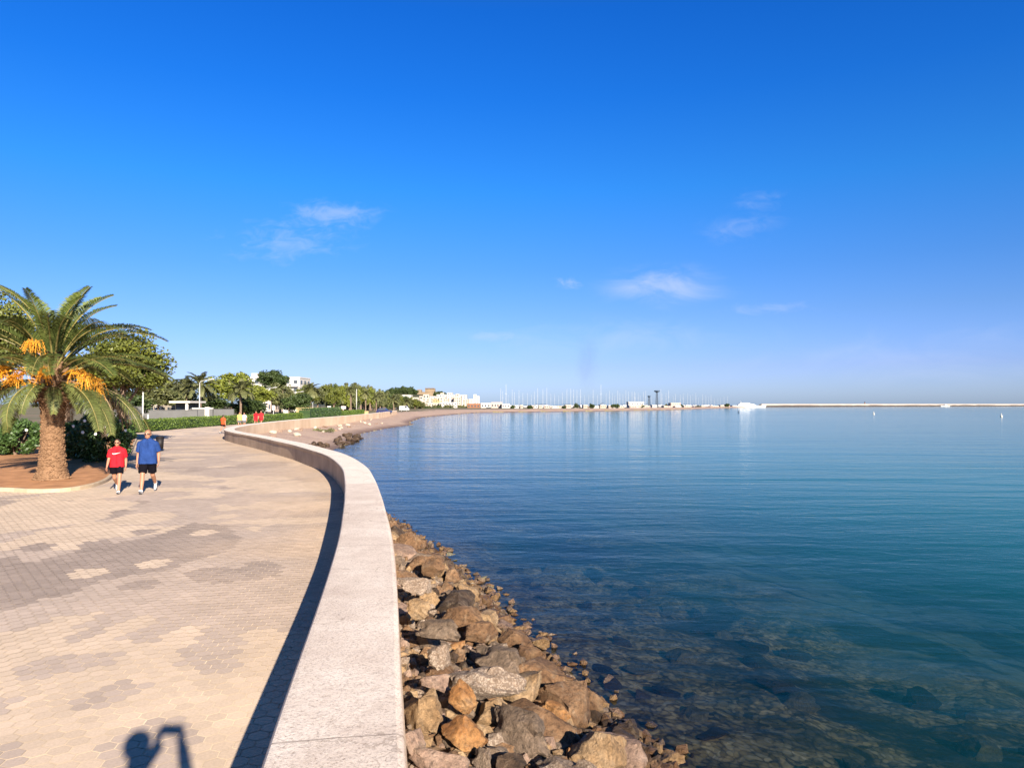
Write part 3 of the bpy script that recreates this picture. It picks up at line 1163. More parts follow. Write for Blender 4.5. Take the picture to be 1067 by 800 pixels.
for kind, px, py, pw, ph, zc, lab in HERO:
    p = P(px, py, zc)
    d = p.y
    sx = pw * 0.58 * d / F
    sz = ph * 0.50 * d / F
    o = link_mesh('boulder', rk.choice(ROCKS[kind]), None, (p.x, p.y, zc - sz * 0.12), (rk.uniform(-.25, .25), rk.uniform(-.25, .25), rk.uniform(-0.5, 0.5)), (sx, (sx + sz) / 2, sz * 1.05))
    tag(o, lab, 'boulder', 'boulders of the bank below the wall')
    placed.append((p.x, p.y, sx * 0.9))


def wall_outer_x(y):
    best = None
    for p, nn in zip(INN, NRM):
        q = p + nn * WALLW
        if best is None or abs(q.y - y) < abs(best.y - y):
            best = q
    return best.x


BANKLAB = {'brown': 'brown broken boulder packed among the others on the bank below the wall',
           'tan': 'tan weathered boulder packed among darker ones on the bank below the wall',
           'grey': 'grey brown boulder packed among the others on the bank below the wall',
           'orange': 'rusty orange boulder packed among browner ones on the bank',
           'pale': 'pale crusty boulder showing light among the brown ones on the bank',
           'pink': 'dull pinkish boulder packed among the others on the bank',
           'dark': 'dark boulder packed low among the others on the bank'}
nb = 0
tries = 0
while nb < 215 and tries < 30000:
    tries += 1
    y = 3.2 + 21.5 * rk.random() ** 1.25
    x0 = wall_outer_x(y)
    sh = np.interp(y, [p[1] for p in SHORE[5:18]], [p[0] for p in SHORE[5:18]])
    x = x0 + 0.1 + rk.random() * (sh - x0 - 0.05)
    r = rk.choice((0.18, 0.22, 0.27, 0.33, 0.40)) * (1 + 0.02 * y)
    if nb > 120:
        r = rk.uniform(0.09, 0.19) * (1 + 0.02 * y)
    r = min(r, 0.13 + 0.42 * max(0.0, sh - x))
    lim = 0.60 if nb < 120 else 0.52
    if x - x0 < r * 0.75 or any((x - a) ** 2 + (y - b_) ** 2 < (lim * (r + c)) ** 2 for a, b_, c in placed):
        continue
    kind = rk.choice(('brown', 'brown', 'brown', 'brown', 'tan', 'tan', 'grey', 'grey', 'grey', 'orange' if rk.random() < 0.5 else 'brown', 'pale', 'pink', 'dark'))
    rock(kind, x, y, r * rk.uniform(0.95, 1.35), r * rk.uniform(0.8, 1.1), r * rk.uniform(0.6, 0.95), BANKLAB[kind], 'boulders of the bank below the wall', lift=rk.uniform(0.1, 0.5))
    nb += 1
# stones on the bottom, seen through the water
nu = 0
tries = 0
while nu < 55 and tries < 20000:
    tries += 1
    y = 6.2 + 13 * rk.random()
    sh = np.interp(y, [p[1] for p in SHORE[5:18]], [p[0] for p in SHORE[5:18]])
    off = 0.2 + 5.5 * rk.random() ** 1.7
    x = sh + off
    r = rk.uniform(0.13, 0.34)
    if any((x - a) ** 2 + (y - b_) ** 2 < (0.8 * (r + c)) ** 2 for a, b_, c in placed):
        continue
    kind = rk.choice(('dark', 'grey', 'olive', 'olive', 'grey', 'olive'))
    z, _s = bank_z(x, y)
    sz = min(r * 0.7, max(0.03, (SEA - z) * 0.75 - 0.03))
    rock(kind, x, y, r * rk.uniform(1, 1.4), r, sz, ('dark' if kind == 'dark' else 'grey brown' if kind == 'grey' else 'olive tan') + ' stone lying under the shallow water off the bank', 'stones under the shallow water', lift=0.15, name='sunken_stone', cat='stone')
    nu += 1
# the tip of dark stones and dry seaweed in front of the small beach
ng = 0
while ng < 34:
    t = ng / 33
    bx = np.interp(t, [0, 0.4, 0.75, 1], [-15.6, -15.35, -16.2, -16.9])
    by = np.interp(t, [0, 0.4, 0.75, 1], [57, 66, 76, 82])
    x, y = bx + rk.uniform(-1.3, 0.5), by + rk.uniform(-1.2, 1.2)
    r = rk.uniform(0.18, 0.42)
    rock('dark', x, y, r * 1.2, r, r * 0.85, 'dark weedy boulder at the water edge of the small beach beyond the wall', 'dark boulders along the small beach', lift=0.4, name='beach_boulder')
    ng += 1
# light stones strewn at the foot of the far wall
for k in range(26):
    t = k / 25
    by = 66 + 62 * t
    wx = wall_outer_x(by)
    r = rk.uniform(0.18, 0.42)
    x, y = wx + rk.uniform(0.6, 4.2 if k % 2 else 2.0), by + rk.uniform(-1.5, 1.5)
    z, _s = bank_z(x, y)
    rock('white' if k % 3 else 'pink', x, y, r * 1.2, r, r * 0.7, 'pale stone strewn on the sand below the far part of the wall', 'pale stones on the beach', lift=0.3, name='beach_stone', cat='stone')
# small rubble between the boulders, too many to count
low = [rock_shape(900 + q, sub=1, cuts=4, rough=0.1) for q in range(5)]
rb = MB()
RKN = ['brown', 'tan', 'grey', 'pink', 'pale', 'dark']
for k in range(5200):
    y = 3.0 + 22 * rk.random() ** 1.5
    x0 = wall_outer_x(y) if k % 6 == 0 else None
    if x0 is None:
        x0 = np.interp(y, [p.y + nn.y * WALLW for p, nn in zip(INN, NRM)][::3], [p.x + nn.x * WALLW for p, nn in zip(INN, NRM)][::3])
    sh = np.interp(y, [p[1] for p in SHORE[5:18]], [p[0] for p in SHORE[5:18]])
    x = x0 + 0.05 + rk.random() * (sh - x0 + (0.5 if k % 4 == 0 else 0.08))
    z, _s = bank_z(x, y)
    s = rk.uniform(0.025, 0.105)
    co, fs = low[k % 5]
    M = Matrix.Translation((x, y, z + s * 0.4)) @ Matrix.Rotation(rk.uniform(0, 6.3), 4, Vector((rk.random(), rk.random(), rk.random() + 0.01)).normalized()) @ Matrix.Diagonal((s * 1.3, s, s * 0.8, 1))
    rb.add([tuple(c) for c in co], fs, rk.choice((0, 0, 1, 1, 2, 2, 3, 4, 5)), M)
tag(rb.build('rubble', [ROCKM[k] for k in RKN]), 'small broken stones filling the gaps between the boulders of the bank', 'rubble', kind='stuff')

# ================================================================== THE DATE PALM
M_frond = leaf_mat('frond_green', (0.038, 0.060, 0.014), (0.125, 0.155, 0.036), 0.9, 0.22, 0.55)
M_frond_y = leaf_mat('frond_young', (0.055, 0.088, 0.016), (0.165, 0.195, 0.042), 0.9, 0.25, 0.55)
M_frond_old = leaf_mat('frond_olive', (0.040, 0.060, 0.015), (0.135, 0.150, 0.040), 0.9, 0.18, 0.6)
M_frond_dry = leaf_mat('frond_dry', (0.085, 0.060, 0.032), (0.21, 0.155, 0.09), 1.2, 0.1, 0.85)
M_rachis = simple('frond_stalk', (0.20, 0.17, 0.055), 0.5, 0.2, 4)
M_rachis_dry = simple('frond_stalk_dry', (0.33, 0.24, 0.14), 0.7, 0.2, 4)


def frond_mb(L, e0, droop, pairs, seed, leaf=0.42, wid=0.027, vee=0.55, base=0.16, hang=0.25, twist=0.0):
    """one feather leaf growing from the origin along +X; e0 start elevation, droop total bend"""
    rs = random.Random(seed)
    b = MB()
    n = 14
    pts, tans = [], []
    p = Vector((0, 0, 0))
    for i in range(n + 1):
        t = i / n
        e = e0 - droop * (t ** 1.25)
        tv = Vector((math.cos(e), math.sin(twist * t) * 0.3, math.sin(e))).normalized()
        pts.append(p.copy())
        tans.append(tv)
        p = p + tv * (L / n)
    b.tube(pts, [0.034 * (1 - 0.86 * i / n) for i in range(n + 1)], 5, 1)
    for k in range(pairs):
        t = base + (1 - base) * (k + 0.5) / pairs
        f = t * n
        i = min(int(f), n - 1)
        q = pts[i].lerp(pts[i + 1], f - i)
        tv = tans[i].lerp(tans[i + 1], f - i).normalized()
        sd_ = Vector((0, 1, 0))
        sd_ = (sd_ - tv * sd_.dot(tv)).normalized()
        upv = tv.cross(sd_) * -1
        if upv.z < 0:
            upv = -upv
        prof_ = (0.30 + 0.70 * math.sin(PI * min(1, (t - base * 0.7) / (1 - base * 0.7)) ** 0.75)) if t < 0.98 else 0.3
        ll = leaf * prof_ * rs.uniform(0.88, 1.1)
        for s in (-1, 1):
            a = 0.75 - 0.35 * t + rs.uniform(-0.1, 0.1)      # sweep towards the tip
            dv = (sd_ * s * math.cos(a) + tv * math.sin(a) + upv * (vee + rs.uniform(-0.12, 0.12))).normalized()
            mid = q + dv * ll * 0.55
            tip = q + dv * ll - Vector((0, 0, 1)) * ll * hang * rs.uniform(0.7, 1.3)
            wv = dv.cross(upv).normalized() * wid * 0.5
            if wv.length < 1e-5:
                continue
            b.add([q - wv * 0.5, q + wv * 0.5, mid + wv, mid - wv, tip], [(0, 1, 2, 3), (3, 2, 4)], 0)
    return b


def frond_mesh(mats, *a, **k):
    return frond_mb(*a, **k).mesh('frond', mats)


FR = {
    'up': [frond_mesh([M_frond_y, M_rachis], 2.85, R(78), R(60), 92, 1 + q, leaf=0.40, vee=0.7) for q in range(2)],
    'mid': [frond_mesh([M_frond, M_rachis], 3.45, R(56), R(84), 104, 11 + q, leaf=0.46, vee=0.5) for q in range(3)],
    'out': [frond_mesh([M_frond, M_rachis], 3.6, R(26), R(62), 104, 21 + q, leaf=0.48, vee=0.35) for q in range(3)],
    'low': [frond_mesh([M_frond_old, M_rachis], 3.3, R(2), R(76), 96, 31 + q, leaf=0.48, vee=0.2, hang=0.35) for q in range(2)],
    'hang': [frond_mesh([M_frond_old, M_rachis], 2.15, R(8), R(108), 84, 41 + q, leaf=0.42, vee=0.12, hang=0.3) for q in range(2)],
    'dry': [frond_mesh([M_frond_dry, M_rachis_dry], 3.1, R(0), R(88), 76, 51 + q, leaf=0.40, vee=-0.1, hang=0.6) for q in range(2)],
}


def trunk_material():
    n = NT('palm_bark')
    o = n.obj()
    f = n.noise(o, 3, 5)
    f2 = n.noise(o, 26, 5, 0.7)
    c = n.ramp(f, [(0.3, (0.13, 0.07, 0.036)), (0.7, (0.22, 0.125, 0.068))])
    c = n.mix(0.5, c, n.ramp(f2, [(0.3, (0.07, 0.04, 0.022)), (0.7, (0.29, 0.18, 0.10))]))
    n.principled(c, 0.9, n.bump(f2, 0.6, 0.02), 0.2)
    return n.m


M_bark = trunk_material()


def palm_trunk(H, r_prof, seed=5, scales=True):
    """tapered core clad in the lozenge stubs of cut leaves"""
    rs = random.Random(seed)
    b = MB()
    zs = np.linspace(-0.08, H, 18)
    b.tube([(0, 0, z) for z in zs], [float(np.interp(z, *r_prof)) * 0.96 for z in zs], 22)
    if scales:
        z = 0.02
        row = 0
        while z < H - 0.05:
            r = float(np.interp(z, *r_prof))
            cnt = max(9, int(2 * PI * r / 0.15))
            for k in range(cnt):
                an = 2 * PI * (k + 0.5 * (row % 2)) / cnt + rs.uniform(-.10, .10)
                w, h = 0.085 * rs.uniform(0.7, 1.25), 0.052 * rs.uniform(0.7, 1.4)
                out = 0.030 + rs.uniform(-0.025, 0.03)
                M = Matrix.Rotation(an, 4, 'Z') @ Matrix.Translation((r * 0.95, 0, z + rs.uniform(-.02, .02)))
                b.add([(0, -w, 0), (0, 0, -h), (0, w, 0), (0, 0, h), (out, -w * 0.45, h * 0.35), (out, w * 0.45, h * 0.35), (out * 0.9, 0, h * 0.75), (out * 0.8, 0, -h * 0.35)],
                      [(0, 1, 7, 4), (1, 2, 5, 7), (2, 3, 6, 5), (3, 0, 4, 6), (4, 7, 5, 6)], 0, M)
            z += 0.062
            row += 1
    return b


pp = P(54, 499, 0.08)
palm = thing('date_palm', 'big date palm with orange fruit bunches and a stout trunk in the red soil bed', 'palm tree', (pp.x, pp.y, 0.075))
TRH = 2.75
palm_trunk(TRH, ([-0.1, 0.05, 0.3, 0.8, 1.6, 2.2, 2.6, 2.9], [0.56, 0.51, 0.41, 0.345, 0.31, 0.33, 0.41, 0.36])).build('trunk', M_bark, palm)
# the boss: a ball of old leaf bases on which the crown sits
bb = MB()
for row in range(9):
    z = TRH - 0.15 + row * 0.13
    r = [0.46, 0.5, 0.52, 0.50, 0.46, 0.40, 0.33, 0.26, 0.16][row]
    for k in range(13):
        an = 2 * PI * (k + 0.5 * (row % 2)) / 13
        e = R(-20 + row * 12)
        p0 = Vector((math.cos(an) * r * 0.6, math.sin(an) * r * 0.6, z))
        dv = Vector((math.cos(an) * math.cos(e), math.sin(an) * math.cos(e), math.sin(e)))
        bb.tube([p0, p0 + dv * 0.22, p0 + dv * 0.42], [0.075, 0.06, 0.03], 5, 0)
bb.ball((0, 0, TRH + 0.35), (0.42, 0.42, 0.62), 12, 8)
bb.build('leaf_bases', M_bark, palm)
pr = random.Random(3)
CZ = TRH + 0.35


def add_fronds(kind, n, z, r, az0=0.0, jit=0.22, sc=(0.9, 1.08), az_list=None):
    for k in range(n):
        az = az_list[k] if az_list else az0 + 2 * PI * k / n + pr.uniform(-jit, jit)
        s = pr.uniform(*sc)
        link_mesh('frond', pr.choice(FR[kind]), palm, (math.cos(az) * r, math.sin(az) * r, z + pr.uniform(-.08, .08)), (pr.uniform(-.22, .22), pr.uniform(-.10, .10), az), (s, s, s))


add_fronds('up', 11, CZ + 0.55, 0.10, 0.3, 0.3)
add_fronds('mid', 22, CZ + 0.42, 0.20, 0.0)
add_fronds('out', 22, CZ + 0.20, 0.28, 0.2, 0.12)
add_fronds('low', 13, CZ - 0.05, 0.34, 0.1, 0.15, (0.8, 1.0), [R(a) for a in (180, 165, 200, 215, 150, 20, -5, 40, 60, 90, 120, -25, 340 - 360 - 15)])
add_fronds('hang', 7, CZ - 0.15, 0.36, 0, 0.3, (0.62, 1.08), [R(a) for a in (-57, -84, -99, -128, 207, -30, 150)])
add_fronds('dry', 16, CZ - 0.10, 0.34, 0, 0, (0.74, 0.96), [R(a) for a in (-2, 10, -14, 24, 38, 52, 70, 110, 195, 4, 17, -8, 30, -20, 45, 185)])
M_fruit = simple('dates_orange', (0.62, 0.235, 0.010), 0.5, 0.30, 9)
M_fruitd = simple('dates_dull', (0.40, 0.165, 0.02), 0.6, 0.35, 9)
M_strand = simple('date_strands', (0.78, 0.36, 0.025), 0.55, 0.25, 4)


def fruit_bunch(az, e0, L, strands, slen, mat, seed, z=0.1, spread=0.5):
    rs = random.Random(seed)
    b = MB()
    p = Vector((math.cos(az) * 0.3, math.sin(az) * 0.3, CZ + z))
    h = Vector((math.cos(az), math.sin(az), 0))
    pts = [p]
    for i in range(6):
        e = e0 - R(85) * (i / 5) ** 1.3
        p = p + (h * math.cos(e) + Vector((0, 0, math.sin(e)))) * L / 6
        pts.append(p.copy())
    b.tube(pts, [0.03, 0.03, 0.028, 0.026, 0.024, 0.02, 0.016], 6, 0)
    for k in range(strands):
        t = rs.uniform(0.55, 1.0) * 6
        i = min(int(t), 5)
        q = pts[i].lerp(pts[i + 1], t - i)
        dv = (h * rs.uniform(0.1, 1) + Vector((rs.uniform(-1, 1), rs.uniform(-1, 1), rs.uniform(-0.5, 0.6))) * spread * 1.6).normalized()
        l = slen * rs.uniform(0.7, 1.15)
        m1 = q + dv * l * 0.5
        m2 = q + dv * l * 0.80 - Vector((0, 0, l * 0.75))
        b.tube([q, m1, m2], [0.006, 0.005, 0.003], 3, 0, False)
        for j in range(9):
            u = (j + 1) / 9
            c = q.lerp(m1, u * 2) if u < 0.5 else m1.lerp(m2, u * 2 - 1)
            c = c + Vector((rs.uniform(-.03, .03), rs.uniform(-.03, .03), rs.uniform(-.03, .03)))
            b.ball(c, 0.013, 5, 4, 1)
    return b.build('fruit_bunch', [M_strand, mat], palm)


fruit_bunch(R(-92), R(62), 0.95, 50, 0.38, M_fruitd, 4, 0.75)
fruit_bunch(R(-150), R(30), 1.55, 75, 0.42, M_fruit, 1, 0.1)
fruit_bunch(R(-160), R(36), 1.75, 75, 0.42, M_fruit, 8, 0.1)
fruit_bunch(R(-118), R(38), 1.05, 55, 0.32, M_fruit, 2, 0.0)
fruit_bunch(R(-72), R(42), 0.95, 50, 0.32, M_fruit, 3, 0.1)
fruit_bunch(R(-28), R(34), 1.55, 55, 0.42, M_fruitd, 5, 0.05)
fruit_bunch(R(-12), R(20), 1.7, 40, 0.40, M_fruitd, 6, 0.1)

# ================================================================== TREES
M_pine = leaf_mat('pine_needles', (0.032, 0.048, 0.010), (0.15, 0.165, 0.024), 0.45, 0.2)
M_pine_d = leaf_mat('pine_dark', (0.018, 0.034, 0.012), (0.065, 0.095, 0.024), 0.35, 0.2)
M_pine_y = leaf_mat('pine_sunny', (0.060, 0.085, 0.014), (0.20, 0.22, 0.030), 0.25, 0.22)
M_olive = leaf_mat('broadleaf_olive', (0.045, 0.060, 0.022), (0.15, 0.155, 0.055), 0.15, 0.2)
M_bush = leaf_mat('oleander_leaves', (0.020, 0.045, 0.012), (0.065, 0.115, 0.028), 1.2, 0.2, 0.45)
M_hedge = leaf_mat('hedge_leaves', (0.045, 0.085, 0.012), (0.13, 0.19, 0.028), 0.8, 0.25)
M_trunk = simple('tree_bark', (0.15, 0.105, 0.075), 0.9, 0.3, 5, 0.5)
M_palmfar = leaf_mat('palm_far', (0.055, 0.07, 0.025), (0.17, 0.17, 0.07), 0.3, 0.2)


def leaf_cloud(b, rs, c, rad, n, ls, mi=0):
    """leaf-sized blades filling a clump"""
    for _ in range(n):
        u = Vector((rs.gauss(0, 1), rs.gauss(0, 1), rs.gauss(0, 1)))
        u.normalize()
        q = c + Vector((u.x * rad[0], u.y * rad[1], u.z * rad[2])) * (rs.random() ** 0.45)
        a = Vector((rs.gauss(0, 1), rs.gauss(0, 1), rs.gauss(0, 1))) + u * 0.8
        a.normalize()
        t = a.cross(Vector((rs.gauss(0, 1), rs.gauss(0, 1), rs.gauss(0, 1)))).normalized() * ls * rs.uniform(0.6, 1.2)
        s = a.cross(t).normalized() * ls * rs.uniform(0.35, 0.65)
        b.add([q - t, q + s, q + t, q - s], [(0, 1, 2, 3)], mi)


def crown_mb(seed, clumps, leaves, ls, zmin=-0.75, csize=(0.20, 0.36), squash=0.75, irr=0.22):
    rs = random.Random(seed)
    b = MB()
    k = 0
    while k < clumps:
        u = Vector((rs.gauss(0, 1), rs.gauss(0, 1), rs.gauss(0, 1))).normalized()
        if u.z < zmin:
            continue
        rr_ = rs.uniform(0.35, 0.86) if k % 3 else rs.uniform(0.1, 0.5)
        c = u * rr_ * (1 + rs.uniform(-irr, irr))
        r = rs.uniform(*csize)
        leaf_cloud(b, rs, c, (r, r, r * squash), leaves, ls)
        k += 1
    return b


CROWN = {
    'pine': [crown_mb(s, 60, 110, 0.075, -0.6).mesh('crown', M_pine) for s in (1, 2)],
    'sunny': [crown_mb(s, 60, 110, 0.075, -0.6).mesh('crown', M_pine_y) for s in (3, 4)],
    'dark': [crown_mb(s, 80, 120, 0.075, -0.85, irr=0.12).mesh('crown', M_pine_d) for s in (5, 6, 10)],
    'olive': [crown_mb(s, 60, 110, 0.078, -0.9).mesh('crown', M_olive) for s in (7, 8, 9)],
}


def limbs_mb(seed, H, spread, r0, n=7, lean=0.0, cz=0.0):
    rs = random.Random(seed)
    b = MB()
    pts = [Vector((0, 0, -0.1))]
    for i in range(1, 7):
        t = i / 6
        pts.append(Vector((lean * t + rs.uniform(-.1, .1) * H * 0.05, rs.uniform(-.1, .1) * H * 0.05, H * t)))
    b.tube(pts, [r0 * (1.25 - 0.85 * i / 6) for i in range(7)], 8)
    for k in range(n):
        t = rs.uniform(0.45, 0.95)
        q = pts[0].lerp(pts[-1], t)
        q = pts[min(int(t * 6), 5)].lerp(pts[min(int(t * 6), 5) + 1], t * 6 - int(t * 6))
        an = 2 * PI * k / n + rs.uniform(-.4, .4)
        e = Vector((math.cos(an), math.sin(an), rs.uniform(0.5, 1.1)))
        l = spread * rs.uniform(0.5, 0.85)
        b.tube([q, q + e * l * 0.4 + Vector((0, 0, 0.05 * l)), q + e * l * 0.75 + Vector((0, 0, 0.25 * l))], [r0 * 0.42, r0 * 0.28, r0 * 0.1], 6)
    return b


tseed = [50]


def tree(kind, px, ytop, ybot, hw, d, label, group=None, name='tree', cat='tree', rx_d=1.0, lean=0.0, base_z=-0.07):
    """a tree standing d metres out, its crown spanning the given heights"""
    x = at(px, d)
    z1, z0 = zz(ytop, d), zz(ybot, d)
    rx = hw / F * d
    rz_ = (z1 - z0) / 2
    t = thing(name, label, cat, (x, d, base_z), 0, group)
    tseed[0] += 1
    cz = (z0 + z1) / 2 - base_z
    limbs_mb(tseed[0], max(0.8, cz), rx * 0.9, max(0.10, 0.035 * (z1 - base_z)), 7, lean).build('trunk', M_trunk, t, True)
    me = random.Random(tseed[0]).choice(CROWN[kind])
    link_mesh('crown', me, t, (lean, 0, cz), (0, 0, tseed[0] * 1.7), (rx * 1.03, rx * rx_d, rz_ * 1.03))
    return t


FARF = []
pf = MB()
rs_ = random.Random(77)
for k in range(34):
    e0 = R(rs_.uniform(-25, 78))
    m = frond_mb(1.0, e0, R(70), 22, 200 + k, leaf=0.22, wid=0.042, vee=0.3, hang=0.2)
    M = Matrix.Rotation(2.4 * k, 4, 'Z')
    pf.add(m.v, m.f, 0, M)
    pf.mi[-len(m.f):] = m.mi
PALMC = pf.mesh('crown', [M_palmfar, M_palmfar])


def far_palm(px, ycrown, rpx, d, label, group='palms among the trees behind the promenade', th_=0.2):
    x = at(px, d)
    zc = zz(ycrown, d)
    t = thing('palm_tree', label, 'palm tree', (x, d, -0.07), 0, group)
    palm_trunk(zc, ([-0.1, 0.5, zc], [th_ * 1.4, th_, th_]), 3, False).build('trunk', M_trunk, t)
    s = rpx / F * d * 1.12
    tseed[0] += 1
    link_mesh('crown', PALMC, t, (0, 0, zc), (0, 0, tseed[0] * 1.3), (s, s, s))
    return t


# the big pines behind the palm, close enough for their own crowns
def near_pine(px, ytop, ybot, hw, d, seed, label, mat, n=110, lv=230, ls=0.036, zmin=-0.5):
    x = at(px, d)
    z1, z0 = zz(ytop, d), zz(ybot, d)
    rx = hw / F * d
    t = thing('pine_tree', label, 'pine tree', (x, d, -0.07), 0, 'pines behind the date palm')
    cz = (z0 + z1) / 2
    limbs_mb(seed, cz, rx * 0.85, 0.24, 10).build('trunk', M_trunk, t, True)
    cr = link_mesh('crown', crown_mb(seed, n, lv, ls, zmin, (0.16, 0.30), 0.7).mesh('crown', mat), t, (0, 0, cz), (0, 0, seed), (rx, rx * 0.9, (z1 - z0) / 2))
    return t


near_pine(128, 338, 436, 62, 44, 301, 'spreading pine showing right of the palm, its crown reaching past the fronds', M_pine)
near_pine(-8, 304, 420, 52, 40, 302, 'tall pine behind the palm at the left edge of the view', M_pine)
near_pine(-70, 305, 425, 70, 46, 303, 'tall pine left of the palm, mostly beyond the view', M_pine_d, 70, 110)
near_pine(70, 372, 445, 40, 52, 304, 'low dark pine in the gap behind the palm trunk', M_pine_d, 60, 110)


# oleanders
def bush(px, ytop, ybase, hw, label, seed, flowers=0, d=None, mat=None):
    p = P(px, ybase, 0.06)
    d = p.y
    h = zz(ytop, d)
    rx = hw / F * d
    t = thing('oleander_bush', label, 'bush', (p.x, p.y, 0.05), 0, 'oleander bushes behind the palm')
    rs = random.Random(seed)
    st = MB()
    for k in range(9):
        an = rs.uniform(0, 6.3)
        st.tube([(0, 0, -0.05), (math.cos(an) * rx * 0.3, math.sin(an) * rx * 0.3, h * 0.5), (math.cos(an) * rx * 0.55, math.sin(an) * rx * 0.55, h * 0.85)], [0.04, 0.03, 0.012], 5)
    st.build('stems', M_trunk, t)
    b = MB()
    for k in range(46):
        u = Vector((rs.gauss(0, 1), rs.gauss(0, 1), rs.gauss(0, 1))).normalized()
        c = Vector((u.x * rx * 0.78, u.y * rx * 0.72, h * 0.5 + u.z * h * 0.38))
        leaf_cloud(b, rs, c, (rx * 0.26, rx * 0.26, h * 0.17), 170, 0.085)
    b.build('foliage', mat or M_bush, t)
    if flowers:
        fb = MB()
        for k in range(flowers):
            an, el = rs.uniform(-2.6, 0.4), rs.uniform(0.1, 0.9)
            c = Vector((math.cos(an) * rx * 1.02 * math.cos(el), math.sin(an) * rx * 0.98 * math.cos(el), h * (0.5 + 0.5 * math.sin(el))))
            for j in range(5):
                a = 2 * PI * j / 5
                fb.ball(c + Vector((math.cos(a) * 0.035, rs.uniform(-.02, .02), math.sin(a) * 0.035)), (0.032, 0.018, 0.032), 6, 4)
        fb.build('flowers', simple('flower_white', (0.75, 0.73, 0.66), 0.6, 0.1), t)
    return t


bush(105, 431, 481, 33, 'dense dark oleander bush with white flowers right behind the palm trunk', 61, 9)
bush(75, 440, 478, 26, 'dark oleander bush directly behind the palm trunk', 62, 0)
bush(16, 437, 474, 26, 'dark oleander bush left of the palm trunk', 63, 2)
bush(-60, 436, 478, 40, 'oleander bush left of the palm, beyond the edge of the view', 64, 0)


# hedge along the promenade
def hedge(pts, w, h, label, seed, dens, ls, z=0.0, name='hedge', mat=None, cat='hedge'):
    rs = random.Random(seed)
    b = MB()
    cs = catmull(pts, 1.0)
    for i in range(len(cs) - 1):
        a, c = cs[i], cs[i + 1]
        t = (c - a)
        nn = Vector((t.y, -t.x)).normalized()
        for k in range(int(dens * t.length)):
            u = rs.random()
            q = a + t * u
            s = rs.uniform(-1, 1)
            hh = h * (0.93 + 0.12 * vnoise(np.array([q.x * 0.7]), np.array([q.y * 0.7]), 5)[0])
            r_ = rs.random()
            if r_ < 0.45:
                pos_ = Vector((q.x + nn.x * w / 2 * s, q.y + nn.y * w / 2 * s, hh + rs.gauss(0, 0.05)))
            elif r_ < 0.9:
                sg = 1 if rs.random() < 0.7 else -1
                pos_ = Vector((q.x + nn.x * (w / 2 + rs.gauss(0, 0.04)) * sg, q.y + nn.y * (w / 2) * sg, rs.uniform(0.02, hh)))
            else:
                pos_ = Vector((q.x + nn.x * w / 2 * s, q.y + nn.y * w / 2 * s, rs.uniform(0, hh)))
            leaf_cloud(b, rs, pos_, (0.06, 0.06, 0.06), 1, ls)
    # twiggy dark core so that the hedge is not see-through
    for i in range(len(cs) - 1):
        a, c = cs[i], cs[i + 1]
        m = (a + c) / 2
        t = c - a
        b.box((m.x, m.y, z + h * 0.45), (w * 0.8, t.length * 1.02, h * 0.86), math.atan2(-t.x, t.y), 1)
    o = b.build(name, [mat or M_hedge, M_bush])
    return tag(o, label, cat)


hedge([(-31.9, 55), (-33.6, 66), (-34.1, 81), (-34.0, 98), (-33.9, 116), (-35.3, 150), (-38, 185)], 1.3, 0.98, 'long clipped bright green hedge along the left side of the promenade', 5, 210, 0.085)
hedge([(-33, 116), (-33.2, 128), (-34.2, 142)], 2.2, 1.7, 'taller dark green hedge at the far end of the promenade', 6, 160, 0.11, mat=M_bush)
# the low shrub out on the beach
t = thing('beach_shrub', 'low green shrub growing alone on the small beach', 'shrub', (at(336, 84), 84, -0.75))
bs = MB()
r9 = random.Random(9)
for k in range(14):
    leaf_cloud(bs, r9, Vector((r9.uniform(-1.1, 1.1), r9.uniform(-.6, .6), r9.uniform(0.05, 0.35))), (0.4, 0.35, 0.22), 60, 0.07)
bs.build('foliage', M_olive, t)
bs = MB()
for k in range(6):
    bs.tube([(0, 0, -0.05), (r9.uniform(-.8, .8), r9.uniform(-.4, .4), 0.3)], [0.03, 0.01], 5)
bs.build('stems', M_trunk, t)

# the trees behind the promenade, one by one
G = 'trees behind the promenade'
tree('sunny', 242, 384, 426, 24, 150, 'broad yellow green pine behind the palm with the slim trunk', G, 'pine_tree', 'pine tree')
tree('sunny', 268, 399, 426, 19, 160, 'low spreading yellow green pine under the round dark umbrella pine', G, 'pine_tree', 'pine tree')
tree('dark', 284.5, 383.5, 408, 17.5, 205, 'round dark green umbrella pine rising before the white apartment block', G, 'umbrella_pine', 'pine tree')
tree('olive', 292, 399, 427, 16, 200, 'brownish green tree below the white apartment block', G)
tree('olive', 301, 405, 430, 14, 190, 'dull green leafy tree beside the street lamp with a plain pole', G)
tree('dark', 310, 408, 432, 16, 175, 'dark green shrubby tree behind the white sign box', G)
tree('pine', 319, 399, 424, 12, 230, 'green tree right of the white apartment block', G)
tree('olive', 331, 401, 426, 12, 240, 'olive green tree between two street lamps on the far road', G)
tree('pine', 341, 399, 424, 13, 250, 'green tree left of the yellow house', G)
tree('olive', 353, 401, 413, 9, 330, 'olive green tree rising behind the yellow house', G)
tree('olive', 185, 396, 428, 22, 150, 'olive green tree behind the house with the flat white roof', G)
tree('olive', 165, 400, 428, 26, 130, 'olive green tree showing under the ends of the palm fronds', G)
tree('dark', 218, 412, 432, 26, 140, 'dark tree behind the white garden wall', G)
tree('dark', 258, 414, 434, 22, 135, 'dark undergrowth tree behind the hedge and red walkers', G)
tree('dark', 128, 405, 436, 30, 90, 'dark tree behind the hanging palm fronds', G)
far_palm(209, 402, 19, 135, 'bushy palm right behind the second street lamp')
far_palm(194, 405, 17, 140, 'dull palm left of the second street lamp')
far_palm(251, 406, 16, 128, 'slim palm standing in front of the yellow green pine')
